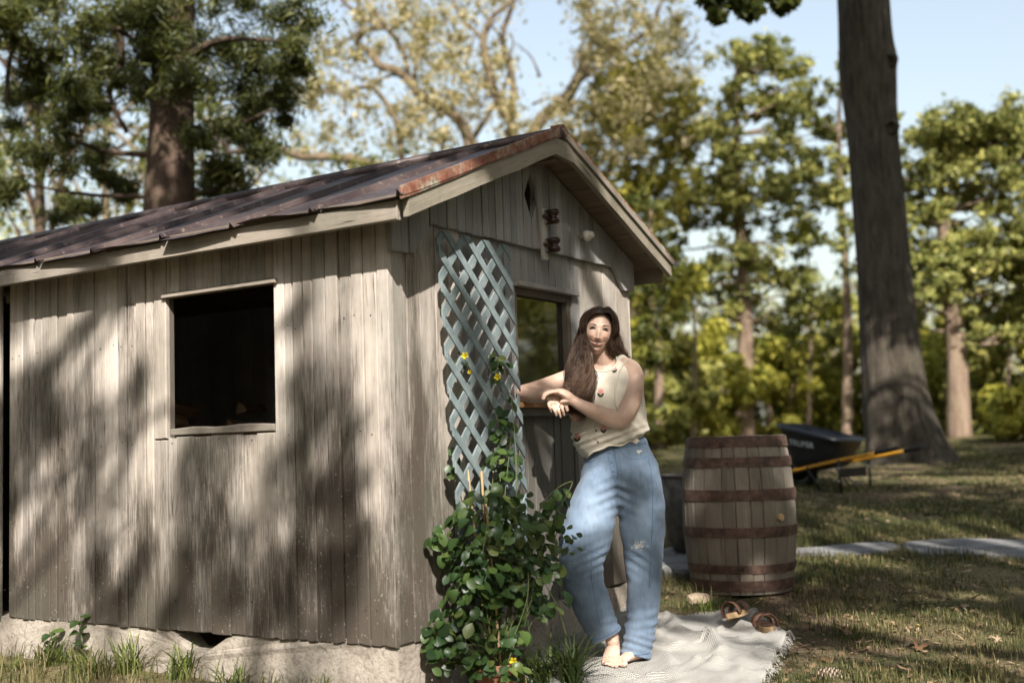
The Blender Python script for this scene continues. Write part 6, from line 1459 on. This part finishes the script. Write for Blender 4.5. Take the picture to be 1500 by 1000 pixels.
LP = np.array([q[0] for q in LIT]); LR = np.array([q[1] for q in LIT])
rr = np.random.default_rng(909); SC = []; SR = []  # crown clumps set along sun rays to shade chosen spots, lit ones kept open
OWN = [A3(5.2, -3.4, 0), A3(-4.6, -3.6, 0), A3(9.2, 5.2, 0), A3(.4, -7.5, 0)]
SH = []
def _sh(p, r): SH.append((np.asarray(p, float), r))
for px, py, r in ((130, 640, .15), (180, 600, .10), (300, 760, .18), (370, 800, .18), (330, 860, .14), (165, 700, .13), (130, 850, .11), (180, 880, .11), (150, 780, .12), (440, 560, .12), (480, 590, .11), (445, 650, .09), (510, 640, .07), (515, 720, .08), (510, 800, .09), (500, 880, .09),
                  (400, 690, .11), (390, 900, .10), (280, 690, .10), (30, 620, .2), (10, 720, .16), (100, 610, .12), (60, 560, .07), (85, 530, .06), (110, 500, .05), (135, 475, .05), (160, 450, .05), (290, 800, .12), (420, 830, .12), (250, 900, .10), (120, 720, .12), (430, 470, .06), (350, 620, .10), (200, 560, .06), (455, 740, .09), (20, 480, .10), (390, 740, .1), (200, 830, .08), (475, 840, .09)):
    s_, z_ = lft(px, py); _sh(LW(s_, z_, 0), r)
for px, py, r in ((790, 400, .22), (760, 370, .16), (830, 400, .14), (800, 480, .22), (770, 520, .18), (780, 640, .18), (820, 690, .15), (870, 420, .08), (900, 500, .10), (700, 560, .10), (720, 640, .12), (690, 500, .08), (740, 700, .12), (800, 330, .2), (720, 330, .2), (850, 360, .08)):
    t_, z_ = gab(px, py); _sh(GP(t_, z_, 0), r)
for px, py, Y, r in ((885, 580, 5.4, .17), (910, 610, 5.4, .14), (870, 555, 5.4, .12), (925, 575, 5.4, .11), (870, 603, 5.3, .10), (800, 572, 5.5, .10), (900, 640, 5.4, .1), (930, 880, 5.45, .17), (870, 880, 5.35, .15), (935, 790, 5.45, .13), (925, 720, 5.4, .1), (1090, 700, 6.8, .22), (1070, 800, 6.8, .2), (1130, 780, 6.8, .2), (1140, 690, 6.8, .14), (1040, 740, 6.8, .12), (1230, 660, 11, .5), (1180, 680, 11, .4), (1290, 680, 11, .4),
                     (1285, 330, 13.7, .4), (1275, 200, 13.7, .4), (1270, 90, 13.7, .4), (1265, 10, 13.7, .4), (1300, 420, 13.7, .25), (1330, 480, 13.7, .2), (1320, 640, 13.7, .4), (1360, 660, 13.7, .3), (1250, 280, 13.7, .3),
                     (200, 340, 6.2, .4), (320, 320, 6, .35), (420, 300, 5.8, .3), (500, 285, 5.6, .25), (90, 365, 6.5, .4), (600, 250, 5.8, .2), (720, 220, 5.9, .25), (20, 380, 6.8, .35), (730, 800, 4.9, .16), (760, 860, 4.9, .16), (780, 760, 5.1, .12), (720, 740, 4.9, .1), (700, 940, 4.8, .15), (840, 970, 4.9, .15), (1000, 780, 7.6, .2)):
    _sh(PX(px, py, Y), r)
for px, py, r in ((1100, 890, .2), (1180, 870, .3), (1250, 850, .3), (1330, 850, .3), (1420, 840, .3), (1200, 930, .2), (1120, 960, .16), (1300, 890, .15), (1080, 905, .1), (1010, 900, .15), (940, 940, .1)): _sh(onground(px, py), r)
for q_ in range(3):
    for px, py in ((1285, 330), (1275, 200), (1270, 90), (1265, 10), (1255, 260), (1298, 400), (1240, 60), (1290, 130), (1305, 250)): _sh(PX(px+rr.uniform(-20, 20), py+rr.uniform(-30, 30), 13.7), .5)
for T, r in SH:
    _w = T-PX(880, 487, 5.42); _a = _w@SUNV
    if np.linalg.norm(_w-_a*SUNV) < r+.09 and abs(T[1]-5.4) < .6: continue
    z = rr.uniform(7.2, 9.8); q = T+SUNV*((z-T[2])/SUNV[2])
    while q[1] > -.5 and q[2] < 1.1+q[1]*.46+r+.9: q = q+SUNV*.5
    SC.append(q); SR.append(r*1.02)
nsh = len(SC)
for _ in range(150):                                    # shade over the lawn
    T = A3(rr.uniform(1.0, 9.0), rr.uniform(7.5, 19), .5); q = T+SUNV*((rr.uniform(8.5, 12)-T[2])/SUNV[2]); r = rr.uniform(.3, .7); w = q-LP; a = w@SUNV; d = np.linalg.norm(w-a[:, None]*SUNV, axis=1)
    if (q[1] > -.5 and q[2] < 1.1+q[1]*.46+r+.9) or np.any(d < (r*.9+LR)): continue
    SC.append(q); SR.append(r)
nsh = len(SC)
while len(SC) < nsh+260:
    z = rr.uniform(6.8, 11.5); T = A3(rr.uniform(-4.5, 7.5), rr.uniform(4.2, 15.0), rr.uniform(0, 2.0)); q = T+SUNV*((z-T[2])/SUNV[2]); r = rr.uniform(.22, .55)
    if q[1] > -.5 and q[2] < 1.1+q[1]*.46+r+.9: continue
    w = q-LP; a = w@SUNV; d = np.linalg.norm(w-a[:, None]*SUNV, axis=1)
    if np.any(d < (r*.9+LR)): continue
    SC.append(q); SR.append(r)
SP = []                                                # sparse sprays added towards the sun to half-shade her head and shoulder
for px, py, Y, r in ((878, 487, 5.4, .13), (872, 470, 5.4, .08), (890, 500, 5.4, .10), (925, 560, 5.4, .12), (885, 450, 5.9, .12), (905, 530, 5.4, .1)):
    T = PX(px, py, Y); z = rr.uniform(10.5, 12); SP.append((T+SUNV*((z-T[2])/SUNV[2]), r))
SC = np.array(SC); SR = np.array(SR); own = np.argmin([np.linalg.norm((SC-o_)[:, :2], axis=1) for o_ in OWN], 0)
SLAB = ['tall shade tree in the yard behind the viewpoint, on the barrel side', 'tall shade tree in the yard behind the viewpoint, on the long wall side', 'tall shade tree beside the lawn, out past the stone slabs', 'tall shade tree farther back in the yard behind the viewpoint']
for k, o_ in enumerate(OWN):
    b = A3(o_[0], o_[1], gz(o_[0], o_[1])); I = np.where(own == k)[0]
    if len(I) == 0: continue
    t_ = thing('shade_tree', SLAB[k], 'tree', b); tp = b+A3(0, 0, 9.5)
    P = spline([b-Z3*.2, b+A3(.1, .1, 3), b+A3(-.1, .2, 6.5), tp], 26); lm = [tube(P, np.linspace(.34, .10, 26), 12, up=(1, .1, 0), noise_amp=.02, seed=k)]
    for q in I[::3]:
        i = int(rr.integers(11, 23)); lm.append(limb([P[i], (P[i]+SC[q])/2+A3(0, 0, .3), SC[q]], .07, .015, 5, 9, .05, int(q)))
    ob('trunk', mesh('trunk', *merge(lm), smooth=True), M_bark_oak, t_)
    I1 = I[SR[I] > .2]; I2 = I[SR[I] <= .2]
    v1, f1 = leaf_quads(SC[I1], SR[I1], 130, .15, np.random.default_rng(950+k), asp=.62)
    v2, f2 = leaf_quads(SC[I2], SR[I2], 48, .085, np.random.default_rng(970+k), asp=.62)
    vv, ff = [v1, v2], [f1, f2+len(v1)]
    if k == 3:
        v3, f3 = leaf_quads([q[0] for q in SP], [q[1] for q in SP], 8, .085, np.random.default_rng(980), asp=.62); vv.append(v3); ff.append(f3+len(v1)+len(v2))
    ob('crown', mesh('crown', np.vstack(vv), np.vstack(ff)), L_oak, t_)
for k, (x, y, h) in enumerate(((17, 13, 9), (21, 17, 11), (15, 17, 8), (25, 20, 12), (20, 10.5, 9))):      # wood beyond the right side, mirrored in the pane
    b = A3(x, y, gz(x, y)); t_ = thing('woodland_tree', ['leafy tree in the wood past the end of the lawn, first from the stone slabs', 'tall leafy tree in the wood past the end of the lawn', 'low bushy tree in the wood past the end of the lawn', 'tallest leafy tree in the wood past the end of the lawn', 'spreading leafy tree nearest the yard in the wood past the lawn'][k], 'tree', b)
    ob('trunk', mesh('trunk', *tube(spline([b-Z3*.2, b+A3(.1, 0, h*.5), b+A3(0, .1, h)], 10), np.linspace(.22, .05, 10), 8, up=(1, .1, 0)), smooth=True), M_bark_ced, t_)
    C = b+np.column_stack([rr.uniform(-2.2, 2.2, 40), rr.uniform(-2.2, 2.2, 40), rr.uniform(.4, h, 40)]); crown('crown', C, rr.uniform(.5, 1.0, 40), 130, .26, L_shr if k % 2 else L_far, t_, 990+k)

# unseen trees added to block sky light (kept below the line of the sun)
rr = np.random.default_rng(1234); Cg = np.column_stack([rr.uniform(-2.6, 2.6, 60), rr.uniform(-2.6, 2.6, 60), rr.uniform(1.2, 8.0, 60)])
gm_ = None
for k, (x, y, sc) in enumerate(((-9, -7, 1.0), (-4.5, -10, 1.05), (2.5, -11, 1.1), (7.5, -8.5, 1.0), (11.5, -3, 1.15), (-10.5, -1, 1.2), (13.5, 3.5, 1.2), (-11, 5.5, 1.3))):
    b = A3(x, y, gz(x, y)); e = thing('grove_tree', 'leafy tree of the grove round the yard, behind the viewpoint', 'tree', b, 'trees of the grove round the yard')
    if gm_ is None:
        v, f = leaf_quads(Cg, rr.uniform(.7, 1.2, 60), 110, .3, rr); tm = mesh('trunk', *tube(spline([(0, 0, -.2), (.1, 0, 3), (0, .1, 7)], 10), np.linspace(.26, .06, 10), 8, up=(1, .1, 0)), smooth=True)
        gm_ = (mesh('crown', v, f), tm); gm_[0].materials.append(L_oak); tm.materials.append(M_bark_oak)
    for nm, me in (('crown', gm_[0]), ('trunk', gm_[1])):
        o_ = bpy.data.objects.new(nm, me); COL.objects.link(o_); o_.parent = e; o_.scale = (sc, sc, sc); o_.rotation_euler = (0, 0, k*1.3)
